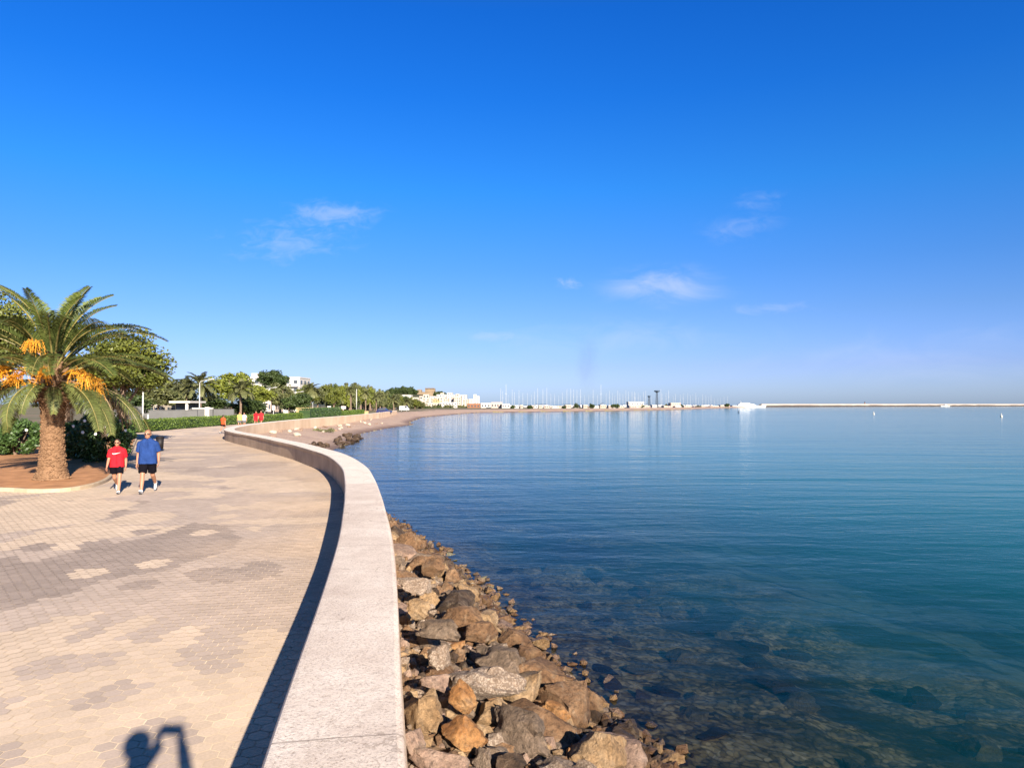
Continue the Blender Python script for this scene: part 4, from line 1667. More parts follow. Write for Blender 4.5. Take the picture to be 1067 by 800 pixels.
far_palm(324, 406, 11, 210, 'small palm left of the street lamp beyond the sand coloured wall')
far_palm(176, 404, 16, 145, 'dull palm above the flat white roof')
kinds = ['pine', 'olive', 'dark', 'olive', 'sunny', 'olive']
blab = {'pine': 'green tree in the far belt of trees behind the beach', 'olive': 'olive brown tree in the far belt of trees behind the beach',
        'dark': 'dark green tree in the far belt of trees behind the beach', 'sunny': 'yellow green tree in the far belt of trees behind the beach'}
rt = random.Random(15)
for k in range(40):
    t_ = k / 39
    px = 346 + 92 * t_ + rt.uniform(-2, 2)
    d = 215 + 190 * t_ + rt.uniform(-10, 10)
    yt = np.interp(px, [346, 362, 376, 385, 400, 420, 440], [398.5, 400.5, 400, 402, 407, 411.5, 417]) + rt.uniform(-1.0, 2.2)
    kd = kinds[k % 6]
    tree(kd, px, yt, 428.5 + rt.uniform(-1, 1) - 2 * t_, rt.uniform(7, 10.5) * (1 - 0.35 * t_), d, blab[kd], 'far belt of trees behind the beach')
for k in range(5):
    px = 364 + 15 * k + rt.uniform(-2, 2)
    far_palm(px, np.interp(px, [360, 378, 400, 440], [407, 408, 415, 420]) + rt.uniform(0, 2), rt.uniform(6, 8) * (1 - 0.04 * k), 205 + 20 * k, 'brownish palm among the far belt of trees behind the beach', 'palms in the far belt of trees')
for k in range(20):
    px = 432 + 60 * k / 19 + rt.uniform(-2, 2)
    tree('dark' if k % 2 else 'olive', px, 424 - rt.uniform(0, 3), 428.5, rt.uniform(3, 5), 420 + 6 * k, 'small dark tree in front of the white town by the water', 'small trees along the town shore')
for k in range(12):
    px = 540 + 19 * k + rt.uniform(-11, 11)
    d = np.interp(px, [540, 640, 760], [380, 440, 720])
    tree('dark', px, 422.5 - rt.uniform(0, 3), 426.3 - (px - 540) / 110, rt.uniform(1.3, 4.2), d, 'tiny dark tree among the marina buildings behind the beach', 'tiny trees of the marina')
# trees and scrub on the castle hill
for k in range(26):
    px = 398 + 64 * k / 25 + rt.uniform(-1, 1)
    if 434 < px < 453:
        continue
    yb = np.interp(px, [395, 420, 440, 462], [418, 410, 409, 414]) + rt.uniform(-1, 3)
    d = 880
    x = at(px, d)
    gz = float(terrain(np.array([x]), np.array([float(d)]))[0][0])
    tree('dark', px, 421 - (gz + rt.uniform(6, 9) - CAMZ) / d * F, 421 - (gz - 2 - CAMZ) / d * F, rt.uniform(3.5, 6), d, 'dark pine on the slope of the castle hill', 'pines on the castle hill', 'pine_tree', 'pine tree', base_z=gz - 0.3)
# ================================================================== PEOPLE
M_skin = simple('skin', (0.30, 0.145, 0.085), 0.55, 0.08, 8, 0.0, 0.35)
M_skin2 = simple('skin_tanned', (0.28, 0.135, 0.08), 0.55, 0.08, 8, 0.0, 0.35)
M_hair = simple('hair_dark', (0.035, 0.020, 0.013), 0.6, 0.3, 40, 0.4)
M_stub = simple('stubble', (0.20, 0.10, 0.06), 0.7, 0.2, 60)
M_shoe_w = simple('shoe_white', (0.42, 0.42, 0.41), 0.6, 0.06, 10)
M_sole = simple('shoe_sole', (0.06, 0.06, 0.07), 0.8, 0.1, 10)
M_glass = simple('sunglasses_dark', (0.012, 0.012, 0.014), 0.15, 0.1, 5, 0, 0.5)
M_eye = simple('eye_dark', (0.03, 0.02, 0.015), 0.2, 0.1, 5)
M_white = simple('cloth_white', (0.45, 0.45, 0.43), 0.8, 0.04, 10)
M_black = simple('cloth_black', (0.005, 0.0045, 0.007), 0.9, 0.25, 20, 0, 0.04)


def cloth(name, c):
    n = NT(name)
    o = n.obj()
    f = n.noise(o, 9, 4, 0.6, 0.8)
    c1 = n.ramp(f, [(0.3, tuple(x * 0.82 for x in c)), (0.7, tuple(min(1, x * 1.12) for x in c))])
    n.principled(c1, 0.85, n.bump(f, 0.5, 0.02), 0.15)
    return n.m


M_red = cloth('cloth_red', (0.42, 0.010, 0.018))
M_blue = cloth('cloth_blue', (0.012, 0.036, 0.135))
M_orange = cloth('cloth_orange', (0.46, 0.065, 0.018))
M_yellow = cloth('cloth_yellow', (0.42, 0.42, 0.10))
M_redd = cloth('cloth_dark_red', (0.30, 0.02, 0.024))
M_grey_c = cloth('cloth_grey', (0.10, 0.10, 0.11))


def remeshed(b, vox, smooth=2, cut=None):
    """melt the overlapping limbs into one continuous skin"""
    me = b.mesh('body', M_skin)
    o = bpy.data.objects.new('tmp', me)
    COL.objects.link(o)
    m = o.modifiers.new('r', 'REMESH')
    m.mode = 'VOXEL'
    m.voxel_size = vox
    m.use_smooth_shade = True
    if smooth:
        s = o.modifiers.new('s', 'SMOOTH')
        s.factor = 0.5
        s.iterations = smooth
    dg = bpy.context.evaluated_depsgraph_get()
    out = bpy.data.meshes.new_from_object(o.evaluated_get(dg))
    bpy.data.objects.remove(o)
    bpy.data.meshes.remove(me)
    if cut:
        bm = bmesh.new()
        bm.from_mesh(out)
        for co, no in cut:
            g = bm.verts[:] + bm.edges[:] + bm.faces[:]
            r = bmesh.ops.bisect_plane(bm, geom=g, plane_co=co, plane_no=no, clear_outer=True)
            ed = [e for e in r['geom_cut'] if isinstance(e, bmesh.types.BMEdge)]
            bmesh.ops.contextual_create(bm, geom=ed)
        bm.to_mesh(out)
        bm.free()
    return out


def folds(me, amp, seed):
    """loose cloth: soft creases that hang downwards"""
    n = len(me.vertices)
    co = np.empty(n * 3)
    me.vertices.foreach_get('co', co)
    no = np.empty(n * 3)
    me.vertices.foreach_get('normal', no)
    co, no = co.reshape(-1, 3), no.reshape(-1, 3)
    f = fbm(co[:, 0] * 13 + co[:, 1] * 9 + seed, co[:, 2] * 5.0 + co[:, 0] * 3, seed, 3) - 0.5
    g = np.abs(fbm(co[:, 0] * 7 - co[:, 1] * 5, co[:, 2] * 9 + seed, seed + 9, 2) - 0.5)
    co = co + no * (f * 1.6 * amp - g * 0.8 * amp + 0.75 * amp)[:, None]
    me.vertices.foreach_set('co', co.ravel())
    me.update()
    return me


def put(name, me, mat, root):
    me.materials.clear()
    me.materials.append(mat)
    me.polygons.foreach_set('use_smooth', [True] * len(me.polygons))
    o = bpy.data.objects.new(name, me)
    COL.objects.link(o)
    o.parent = root
    return o


def V(*a):
    return Vector(a)


def hand(b, wrist, d, palm_n, side, curl=0.5, k=1.0):
    """palm, four unequal bent fingers and a thumb leaving the side of the palm"""
    d = d.normalized()
    pn = (palm_n - d * palm_n.dot(d)).normalized()
    w = d.cross(pn).normalized() * side
    pc = wrist + d * 0.055 * k
    for o_ in (-0.022, -0.006, 0.010, 0.022):
        b.capsule(wrist + w * o_ * 0.7 * k, 0.017 * k, wrist + d * 0.085 * k + w * o_ * 1.35 * k, 0.0135 * k, 8)
    for i, (o_, l) in enumerate(((0.031, 0.070), (0.011, 0.080), (-0.010, 0.074), (-0.029, 0.058))):
        q = wrist + d * 0.09 * k + w * o_ * k
        e = d
        for j, f in enumerate((0.45, 0.32, 0.23)):
            e = (e + pn * curl * (0.5 + 0.35 * j)).normalized()
            q2 = q + e * l * f * k * 1.15
            b.capsule(q, (0.0098 - 0.0011 * j) * k, q2, (0.0092 - 0.0011 * j) * k, 6)
            q = q2
    q = wrist + d * 0.03 * k + w * 0.028 * k
    e = (d * 0.7 + w * 0.75 + pn * 0.25).normalized()
    q2 = q + e * 0.038 * k
    b.capsule(q, 0.0135 * k, q2, 0.011 * k, 6)
    e = (d + w * 0.25 + pn * 0.4).normalized()
    b.capsule(q2, 0.011 * k, q2 + e * 0.034 * k, 0.009 * k, 6)


def head_into(b, c, yaw=0.0, k=1.0):
    """skull, jaw, nose, ears and lips; the face looks along -Y before yaw"""
    M = Matrix.Translation(c) @ Matrix.Rotation(yaw, 4, 'Z') @ Matrix.Scale(k, 4)
    f = lambda p: M @ Vector(p)
    b.ball(f((0, 0.012, 0.03)), (0.078 * k, 0.096 * k, 0.092 * k), 16, 12)
    b.ball(f((0, -0.022, -0.035)), (0.060 * k, 0.070 * k, 0.078 * k), 14, 10)
    b.capsule(f((0, -0.060, -0.090)), 0.026 * k, f((0, -0.045, -0.06)), 0.036 * k, 8)
    b.capsule(f((0, -0.088, 0.015)), 0.010 * k, f((0, -0.108, -0.022)), 0.016 * k, 8)
    b.capsule(f((-0.02, -0.090, -0.058)), 0.009 * k, f((0.02, -0.090, -0.058)), 0.009 * k, 6)
    b.capsule(f((-0.045, -0.078, 0.030)), 0.011 * k, f((0.045, -0.078, 0.030)), 0.011 * k, 6)
    for s in (-1, 1):
        b.ball(f((0.080 * s, 0.012, -0.005)), (0.014 * k, 0.022 * k, 0.033 * k), 8, 6)
    return M


def person(name, label, loc, face, H, girth, pose, wear, group=None, vox=0.0085, detail=True, skin=None):
    """pose gives leg swing and arm angles in degrees; the figure faces -Y turned by `face`"""
    skin = skin or M_skin
    root = thing(name, label, 'person', loc, face, group)
    k = H / 1.75
    g = girth
    hipz = 0.91 * k
    b = MB()
    lean = pose.get('lean', 0.0)
    sh = V(0, -lean, 1.43 * k)
    # torso
    for s in (-1, 1):
        b.capsule(V(.075 * s * g * k, 0, hipz), .105 * g * k, V(.070 * s * g * k, -lean * .4, 1.12 * k), .100 * g * k)
        b.capsule(V(.070 * s * g * k, -lean * .4, 1.12 * k), .100 * g * k, V(.085 * s * k * g, -lean * .9, 1.33 * k), .100 * k * g ** .5)
        b.capsule(V(.03 * s * k, -lean, 1.45 * k), .060 * k, V(.165 * s * k * g ** .5, -lean, 1.375 * k), .058 * k)
    if g > 1.1:
        b.ball(V(0, -.022 * g * k, 1.06 * k), (.165 * g * k, .105 * g * k, .17 * k), 14, 10)
    hc = V(0, -lean * 1.15 - .02 * k, 1.625 * k)
    b.capsule(V(0, -lean + .01, 1.42 * k), .062 * k * g ** .4, hc + V(0, .015, -.07 * k), .055 * k)
    M = head_into(b, hc, pose.get('yaw', 0), k)
    legs, arms = [], []
    for s, key in ((-1, 'R'), (1, 'L')):
        th_, kn = R(pose['leg' + key][0]), R(pose['leg' + key][1])
        hip = V(.095 * s * k * g ** .5, 0, hipz)
        kp_ = hip + V(0, -math.sin(th_), -math.cos(th_)) * .425 * k
        an = kp_ + V(0, -math.sin(th_ - kn), -math.cos(th_ - kn)) * .415 * k
        b.capsule(hip, .092 * k * g ** .6, kp_, .058 * k)
        md = kp_.lerp(an, 0.32) + V(0, .012 * k, 0)
        b.capsule(kp_, .056 * k, md, .060 * k)
        b.capsule(md, .058 * k, an, .038 * k)
        legs.append((hip, kp_, an, th_ - kn + R(pose.get('foot' + key, 0))))
        a, e, out = R(pose['arm' + key][0]), R(pose['arm' + key][1]), R(pose['arm' + key][2])
        spt = V(.183 * s * k * g ** .6, -lean, 1.365 * k)
        up = V(math.sin(out) * s, -math.sin(a) * math.cos(out), -math.cos(a) * math.cos(out))
        el = spt + up * .29 * k
        lo = V(math.sin(out) * s * pose.get('in', .4), -math.sin(a + e), -math.cos(a + e)).normalized()
        wr = el + lo * .25 * k
        b.capsule(spt, .056 * k * g ** .4, el, .042 * k)
        b.capsule(el, .043 * k, el.lerp(wr, .3), .043 * k)
        b.capsule(el.lerp(wr, .3), .042 * k, wr, .028 * k)
        arms.append((spt, el, wr, lo))
        if detail:
            hand(b, wr, lo, V(-s, -.2, 0) if 'grip' not in pose else pose['grip'], s if 'grip' not in pose else s, pose.get('curl', 0.5), k)
        else:
            b.capsule(wr, .03 * k, wr + lo * .09 * k, .026 * k, 8)
            for j in range(4):
                b.capsule(wr + lo * .09 * k + V(0, (j - 1.5) * .016 * k, 0), .010 * k, wr + lo * .165 * k + V(0, (j - 1.5) * .018 * k, 0), .008 * k, 5)
    put('body', remeshed(b, vox), skin, root)
    root.location.z -= min(q[2].z for q in legs) - 0.085 * k
    # shoes
    for hip, kp_, an, fa in legs:
        fb, so_ = MB(), MB()
        fwd = V(0, -math.cos(fa * .9), -math.sin(-fa * .9) * 1).normalized()
        fwd = V(0, -math.cos(fa), math.sin(fa)).normalized()
        upv = V(0, math.sin(fa), math.cos(fa))
        heel = an + upv * -.052 * k - fwd * .045 * k
        toe = an + upv * -.062 * k + fwd * .165 * k
        fb.capsule(an + upv * -.01 * k, .050 * k, heel + fwd * .03 * k, .042 * k, 10)
        fb.capsule(heel, .040 * k, toe - fwd * .05 * k, .040 * k, 10)
        fb.capsule(toe - fwd * .05 * k, .040 * k, toe, .030 * k, 10)
        sh_o = put('shoe', remeshed(fb, vox, 1), wear['shoe'], root)
        so_.capsule(heel - upv * .028 * k, .030 * k, toe - upv * .024 * k, .026 * k, 8)
        so_.build('sole', M_sole, sh_o, True)
        if wear.get('sock'):
            sk = MB()
            sk.tube([an + upv * .0 * k, an.lerp(kp_, .16)], [.046 * k, .047 * k], 10)
            sk.build('sock', wear['sock'], root, True)
    # shirt
    if wear.get('shirt'):
        b = MB()
        for s in (-1, 1):
            b.capsule(V(.080 * s * g * k, 0, .78 * k), .134 * g * k, V(.074 * s * g * k, -lean * .4, 1.12 * k), .117 * g * k)
            b.capsule(V(.074 * s * g * k, -lean * .4, 1.12 * k), .117 * g * k, V(.088 * s * k * g, -lean * .9, 1.33 * k), .115 * k * g ** .5)
            b.capsule(V(.03 * s * k, -lean, 1.450 * k), .076 * k, V(.158 * s * k * g ** .5, -lean, 1.376 * k), .075 * k)
        if g > 1.1:
            b.ball(V(0, -.024 * g * k, 1.05 * k), (.19 * g * k, .122 * g * k, .22 * k), 18, 12)
        for spt, el, wr, lo in arms:
            t = wear.get('sleeve', .62)
            b.ball(spt, .074 * k * g ** .4, 10, 8)
            b.tube([spt, spt.lerp(el, t)], [.074 * k * g ** .4, .078 * k], 12)
        hem = wear.get('hem', .86) * k
        st = put('shirt', folds(remeshed(b, vox * 1.1, 3, [(V(0, 0, hem), V(0, 0, -1))]), 0.012 * k, int(H * 100)), wear['shirt'], root)
        if wear.get('collar'):
            cb = MB()
            ring = [V(math.cos(a_) * .070 * k, math.sin(a_) * .07 * k - lean + .005, 1.505 * k + .016 * k * math.sin(a_)) for a_ in np.linspace(-PI * .5 + .12, PI * 1.5 - .12, 24)]
            cb.tube(ring, .018 * k, 6)
            cb.build('collar', wear['collar'], st, True)
    # shorts
    if wear.get('shorts'):
        b = MB()
        for s in (-1, 1):
            b.capsule(V(.078 * s * g * k, 0, hipz - .02), .116 * g * k, V(.078 * s * g * k, 0, 1.0 * k), .108 * g * k)
        t = wear.get('leglen', .72)
        for hip, kp_, an, fa in legs:
            b.ball(hip, .108 * k * g ** .5, 12, 8)
            b.tube([hip + V(0, 0, .02), hip.lerp(kp_, t)], [.108 * k * g ** .5, .102 * k * g ** .3], 14)
        put('shorts', folds(remeshed(b, vox * 1.1, 2), 0.012 * k, int(H * 90)), wear['shorts'], root)
    # head things
    if wear.get('hair'):
        hb = MB()
        hb.ball(M @ V(0, .022, .048), (.084 * k, .098 * k, .085 * k), 18, 12)
        hb.ball(M @ V(0, .050, .000), (.078 * k, .070 * k, .080 * k), 14, 10)
        me = remeshed(hb, 0.010, 1, [(M @ V(0, -.052, .05), Vector((0, -1, -.12)))])
        put('hair', me, wear['hair'], root)
    if wear.get('glasses'):
        gb = MB()
        for s in (-1, 1):
            gb.ball(M @ V(.033 * s, -.090, .012), (.026 * k, .010 * k, .019 * k), 10, 8)
            gb.tube([M @ V(.058 * s, -.082, .016), M @ V(.081 * s, -.03, .016), M @ V(.083 * s, .015, .012)], .005 * k, 5)
        gb.tube([M @ V(-.01, -.098, .018), M @ V(.01, -.098, .018)], .005 * k, 5)
        gb.build('sunglasses', M_glass, root, True)
    else:
        eb = MB()
        for s in (-1, 1):
            eb.ball(M @ V(.031 * s, -.086, .010), (.013 * k, .008 * k, .008 * k), 8, 6)
        eb.build('eyes', M_eye, root, True)
    if wear.get('beard'):
        bb_ = MB()
        bb_.capsule(M @ V(-.045, -.050, -.075), .022 * k, M @ V(.045, -.050, -.075), .022 * k, 8)
        bb_.capsule(M @ V(0, -.068, -.098), .024 * k, M @ V(0, -.062, -.085), .03 * k, 8)
        put('beard', remeshed(bb_, 0.008, 2), M_stub, root)
    return root, arms, M


# the couple walking towards the viewer; towards the photographer is -Y, turned a little to the right
pm = P(153.5, 513.5)
man, marms, mM = person('person', 'heavily built man in a blue polo shirt and black shorts walking towards us in sunglasses',
                        (pm.x, pm.y, 0), R(14), 1.76, 1.13,
                        dict(legR=(18, 3), legL=(-17, 36), footR=12, footL=-8, armR=(-8, 18, 10), armL=(-20, 48, 12), curl=0.55, lean=0.01),
                        dict(shoe=M_shoe_w, shirt=M_blue, collar=M_blue, shorts=M_black, glasses=True, sleeve=.74, hem=.83, leglen=.80, beard=True, hair=M_stub), 'people walking together towards us')
pw_ = P(121.5, 514)
wom, warms, wM = person('person', 'shorter person in a red T-shirt with a white chest mark walking beside the man',
                        (pw_.x, pw_.y, 0), R(16), 1.50, 1.02,
                        dict(legR=(-16, 40), legL=(15, 3), footR=-6, footL=10, armR=(14, 16, 9), armL=(-20, 40, 10), curl=0.6, lean=0.0),
                        dict(shoe=M_shoe_w, shirt=M_red, shorts=M_black, hair=M_hair, glasses=True, sleeve=.72, hem=.86, leglen=.60), 'people walking together towards us')
# the white marks on the red shirt and the shorts
kk = 1.50 / 1.75
mb_ = MB()


def strip(pts, w, y):
    n = len(pts)
    for i in range(n - 1):
        (x0, z0), (x1, z1) = pts[i], pts[i + 1]
        w0, w1 = w[i], w[i + 1]
        mb_.add([(x0, y(x0), z0 - w0), (x1, y(x1), z1 - w1), (x1, y(x1), z1 + w1), (x0, y(x0), z0 + w0),
                 (x0, y(x0) + .02, z0 - w0), (x1, y(x1) + .02, z1 - w1), (x1, y(x1) + .02, z1 + w1), (x0, y(x0) + .02, z0 + w0)],
                [(0, 1, 2, 3), (7, 6, 5, 4), (0, 4, 5, 1), (3, 2, 6, 7)])


strip([(-.105, 1.30 * kk), (-.075, 1.282 * kk), (-.03, 1.284 * kk), (.03, 1.298 * kk), (.105, 1.325 * kk)], [.004, .014, .014, .009, .002], lambda x: -.149 * kk + x * x * 1.6)
mb_.build('chest_mark', M_white, [c for c in wom.children if c.name.startswith('shirt')][0])

# people further along
p_ = P(232.5, 451.5)
person('person', 'person in an orange top and dark shorts walking away at the bend of the wall', (p_.x, p_.y, 0), R(170), 1.56, 1.0,
       dict(legR=(18, 4), legL=(-14, 26), armR=(-16, 25, 12), armL=(14, 30, 12)), dict(shoe=M_shoe_w, shirt=M_orange, shorts=M_black, hair=M_hair, leglen=.5), 'far walkers on the promenade', 0.013, False)
person('person', 'person in a yellow top walking beyond the bend of the wall', (at(250, 74), 74, 0), R(10), 1.66, 1.0,
       dict(legR=(14, 4), legL=(-12, 20), armR=(-10, 15, 10), armL=(12, 15, 10)), dict(shoe=M_shoe_w, shirt=M_yellow, shorts=M_grey_c, hair=M_hair), 'far walkers on the promenade', 0.014, False)
person('person', 'person in a white top walking beside the one in yellow', (at(254.7, 74.6), 74.6, 0), R(10), 1.60, 1.0,
       dict(legR=(-12, 20), legL=(14, 4), armR=(10, 15, 10), armL=(-12, 15, 10)), dict(shoe=M_shoe_w, shirt=M_white, shorts=M_grey_c, hair=M_hair), 'far walkers on the promenade', 0.014, False)
person('person', 'leftmost of two people in red beyond the wall', (at(267, 80), 80, 0), R(5), 1.70, 1.1,
       dict(legR=(14, 4), legL=(-12, 20), armR=(-10, 15, 10), armL=(12, 15, 10)), dict(shoe=M_shoe_w, shirt=M_red, shorts=M_redd, hair=M_hair), 'far walkers on the promenade', 0.014, False)
person('person', 'person in dark red walking at the right of another in red', (at(272.3, 81), 81, 0), R(-5), 1.74, 1.1,
       dict(legR=(-12, 20), legL=(14, 4), armR=(10, 15, 10), armL=(-12, 15, 10)), dict(shoe=M_shoe_w, shirt=M_redd, shorts=M_redd, hair=M_hair), 'far walkers on the promenade', 0.014, False)

# the photographer, standing on the wall behind the lens: his shadow falls on the paving
HW = 1.90
root = thing('person', 'photographer standing on the sea wall holding up a phone, seen only as a shadow', 'person', (-0.03, -0.40, WALLZ + 0.01), R(180))
k = HW / 1.75
b = MB()
for s in (-1, 1):
    b.capsule(V(.078 * s, 0, .91 * k), .112, V(.075 * s, 0, 1.12 * k), .108)
    b.capsule(V(.075 * s, 0, 1.12 * k), .108, V(.09 * s, 0, 1.33 * k), .108)
    b.capsule(V(.06 * s, 0, 1.42 * k), .08, V(.17 * s, 0, 1.40 * k), .066)
    hip, kp_, an = V(.10 * s, 0, .91 * k), V(.115 * s, -.01, .49 * k), V(.12 * s, .01, .075 * k)
    b.capsule(hip, .098, kp_, .062)
    b.capsule(kp_, .062, kp_.lerp(an, .35) + V(0, .015, 0), .064)
    b.capsule(kp_.lerp(an, .35) + V(0, .015, 0), .062, an, .04)
    b.capsule(an + V(0, .02, -.03), .042, an + V(0, -.15, -.04), .036)
    spt, el, wr = V(.20 * s, 0, 1.40 * k), V(.27 * s - .03, -.15, 1.225 * k), V(.090 * s - .075, -.345, 1.525 * k)
    b.capsule(spt, .062, el, .047)
    b.capsule(el, .056, el.lerp(wr, .3), .056)
    b.capsule(el.lerp(wr, .3), .055, wr, .038)
    hand(b, wr, V(-.03 * s, -.01, 1), V(-s, 0, 0), -s, 0.75)
hc = V(0.0, -.02, 1.635 * k)
b.capsule(V(0, 0, 1.42 * k), .066, hc + V(0, .015, -.07), .06)
Mh = head_into(b, hc, 0, 1.06)
put('body', remeshed(b, 0.008), M_skin2, root)
hb = MB()
hb.ball(Mh @ V(0, .022, .050), (.092, .106, .092), 18, 12)
put('hair', remeshed(hb, 0.010, 1, [(Mh @ V(0, -.052, .05), Vector((0, -1, -.12)))]), M_hair, root)
b = MB()
for s in (-1, 1):
    b.capsule(V(.083 * s, 0, .88 * k), .128, V(.08 * s, 0, 1.12 * k), .124)
    b.capsule(V(.08 * s, 0, 1.12 * k), .124, V(.094 * s, 0, 1.33 * k), .122)
    b.capsule(V(.05 * s, 0, 1.41 * k), .082, V(.17 * s, 0, 1.40 * k), .078)
    spt, el = V(.20 * s, 0, 1.40 * k), V(.27 * s - .03, -.15, 1.225 * k)
    b.ball(spt, .078, 10, 8)
    b.tube([spt, spt.lerp(el, .7)], [.078, .084], 12)
put('shirt', remeshed(b, 0.010, 3, [(V(0, 0, .86 * k), V(0, 0, -1))]), M_white, root)
b = MB()
for s in (-1, 1):
    hip, kp_ = V(.10 * s, 0, .91 * k), V(.115 * s, -.01, .49 * k)
    b.capsule(hip + V(-.02 * s, 0, -.02), .12, hip + V(-.02 * s, 0, .09), .112)
    b.tube([hip, hip.lerp(kp_, .85)], [.116, .105], 14)
put('shorts', remeshed(b, 0.010, 2), M_grey_c, root)
eb = MB()
for s in (-1, 1):
    eb.ball(Mh @ V(.031 * s, -.086, .010), (.013, .008, .008), 8, 6)
eb.build('eyes', M_eye, root, True)
ph = MB()
ph.box((0, 0, 0), (0.165, 0.009, 0.082), 0, 0, 0.004)
phone = ph.build('phone', simple('phone_dark', (0.02, 0.02, 0.022), 0.3, 0.1, 5))
phone.location = (0.045, -0.0125, CAMZ - 0.012)
tag(phone, 'dark phone held up in both hands by the photographer', 'phone')
# ================================================================== STREET FURNITURE
M_post = simple('post_paint', (0.360, 0.360, 0.342), 0.5, 0.1, 3)
M_lamp = simple('lamp_head', (0.481, 0.481, 0.468), 0.4, 0.06, 3)
M_plaster = simple('plaster_white', (0.432, 0.414, 0.378), 0.85, 0.08, 0.6, 0.2)
M_greyw = simple('wall_grey', (0.106, 0.106, 0.103), 0.9, 0.15, 0.6, 0.2)
M_sandw = simple('wall_sand', (0.330, 0.248, 0.121), 0.9, 0.12, 0.5, 0.2)
M_winglass = simple('window_dark', (0.05, 0.06, 0.07), 0.25, 0.2, 1, 0, 0.5)
M_cream = simple('plaster_cream', (0.39, 0.34, 0.27), 0.85, 0.08, 0.3, 0.2)
M_yellow_w = simple('plaster_yellow', (0.343, 0.260, 0.125), 0.85, 0.08, 0.4, 0.2)
M_pinkw = simple('plaster_pink', (0.40, 0.32, 0.27), 0.85, 0.08, 0.3, 0.2)
M_tile = simple('roof_tile', (0.200, 0.090, 0.045), 0.8, 0.2, 1.5, 0.4)
M_stone = simple('castle_stone', (0.189, 0.140, 0.090), 0.9, 0.2, 0.15, 0.4)
M_hull = simple('hull_white', (0.38, 0.38, 0.38), 0.3, 0.05, 1, 0, 0.5)
M_metal = simple('mast_metal', (0.396, 0.396, 0.396), 0.4, 0.05, 1, 0, 0.5)
M_navy = simple('steel_navy', (0.03, 0.05, 0.08), 0.5, 0.2, 1)
M_carblue = simple('car_blue', (0.018, 0.021, 0.072), 0.25, 0.05, 1, 0, 0.5)
M_tyre = simple('tyre', (0.02, 0.02, 0.02), 0.9, 0.1, 4)
M_bin = simple('bin_dark', (0.009, 0.007, 0.007), 0.6, 0.2, 4)


def lamp(px, ytop, d, arm_px, label, H=None):
    x = at(px, d)
    H = zz(ytop, d) + 0.07
    t = thing('street_lamp', label, 'street lamp', (x, d, -0.07), 0, 'street lamps along the road behind the hedge')
    b = MB()
    b.tube([(0, 0, -0.05), (0, 0, 0.06), (0, 0, 0.07), (0, 0, H * 0.3), (0, 0, H - 0.25)], [0.16, 0.16, 0.11, 0.095, 0.065], 10)
    b.build('pole', M_post, t, True)
    L = arm_px / F * d
    b = MB()
    b.tube([(0, 0, H - 0.3), (0.06 * L, 0, H - 0.08), (0.3 * L, 0, H + 0.10), (0.68 * L, 0, H + 0.22)], [0.065, 0.06, 0.05, 0.042], 8)
    a = b.build('arm', M_post, t, True)
    b = MB()
    b.ball((0.84 * L, 0, H + 0.27), (0.24 * L, 0.14, 0.09), 12, 8, 0, Matrix.Rotation(-0.16, 4, 'Y'))
    b.build('lamp_head', M_lamp, a, True)
    return t


lamp(149, 391, 83, 20, 'street lamp leaning its arm out of the ends of the palm fronds')
lamp(208, 397, 120, 14, 'street lamp in front of the bushy palm')
lamp(276, 405, 163, 12, 'street lamp left of the white apartment block')
lamp(307, 409, 200, 9, 'street lamp by the sand coloured wall')
lamp(333.5, 411.5, 255, 8, 'street lamp beyond the sand coloured wall, nearer of the two there')
lamp(326, 413, 300, 7, 'street lamp beyond the sand coloured wall, further of the two there')
lamp(394, 418, 340, 4, 'small far street lamp above the dark blue car')
lamp(413, 419, 380, 4, 'smallest far street lamp near the white van')
for px, d, h, lab in ((154.5, 80, 1.35, 'short white post beside the first street lamp'), (371.5, 190, 6.4, 'tall pale pole at the foot of the far trees')):
    t = thing('post', lab, 'post', (at(px, d), d, -0.07))
    b = MB()
    b.tube([(0, 0, -0.05), (0, 0, h)], [0.11, 0.09], 8)
    b.build('shaft', M_post, t, True)
    b = MB()
    b.ball((0, 0, h), (0.11, 0.11, 0.07), 8, 6)
    b.build('cap', M_post, t, True)


def sign(px, d, yc, wpx, hpx, mat, label, pole=True):
    x = at(px, d)
    w, h = wpx / F * d, hpx / F * d
    zc = zz(yc, d)
    t = thing('sign', label, 'sign', (x, d, -0.07), 0)
    b = MB()
    b.tube([(0, 0.04, -0.05), (0, 0.04, zc + 0.07 + h * 0.3)], 0.05, 8)
    b.build('pole', M_post, t, True)
    b = MB()
    b.box((0, 0, zc + 0.07), (w, 0.05, h), 0, 0, 0.02)
    b.build('panel', mat, t)
    return t


sign(285, 105, 424.8, 2.8, 5, M_plaster, 'narrow pale sign on a pole over the hedge')
sign(298, 112, 430.3, 5, 6, M_plaster, 'white square sign box right of the narrow sign')
sign(343, 170, 425.2, 4, 4.5, M_plaster, 'white notice board below the green trees')
sign(350, 172, 426, 2, 3, M_plaster, 'small white sign between two notice boards')
sign(358, 176, 424.5, 5, 3, M_plaster, 'wide white notice board under the yellow house')


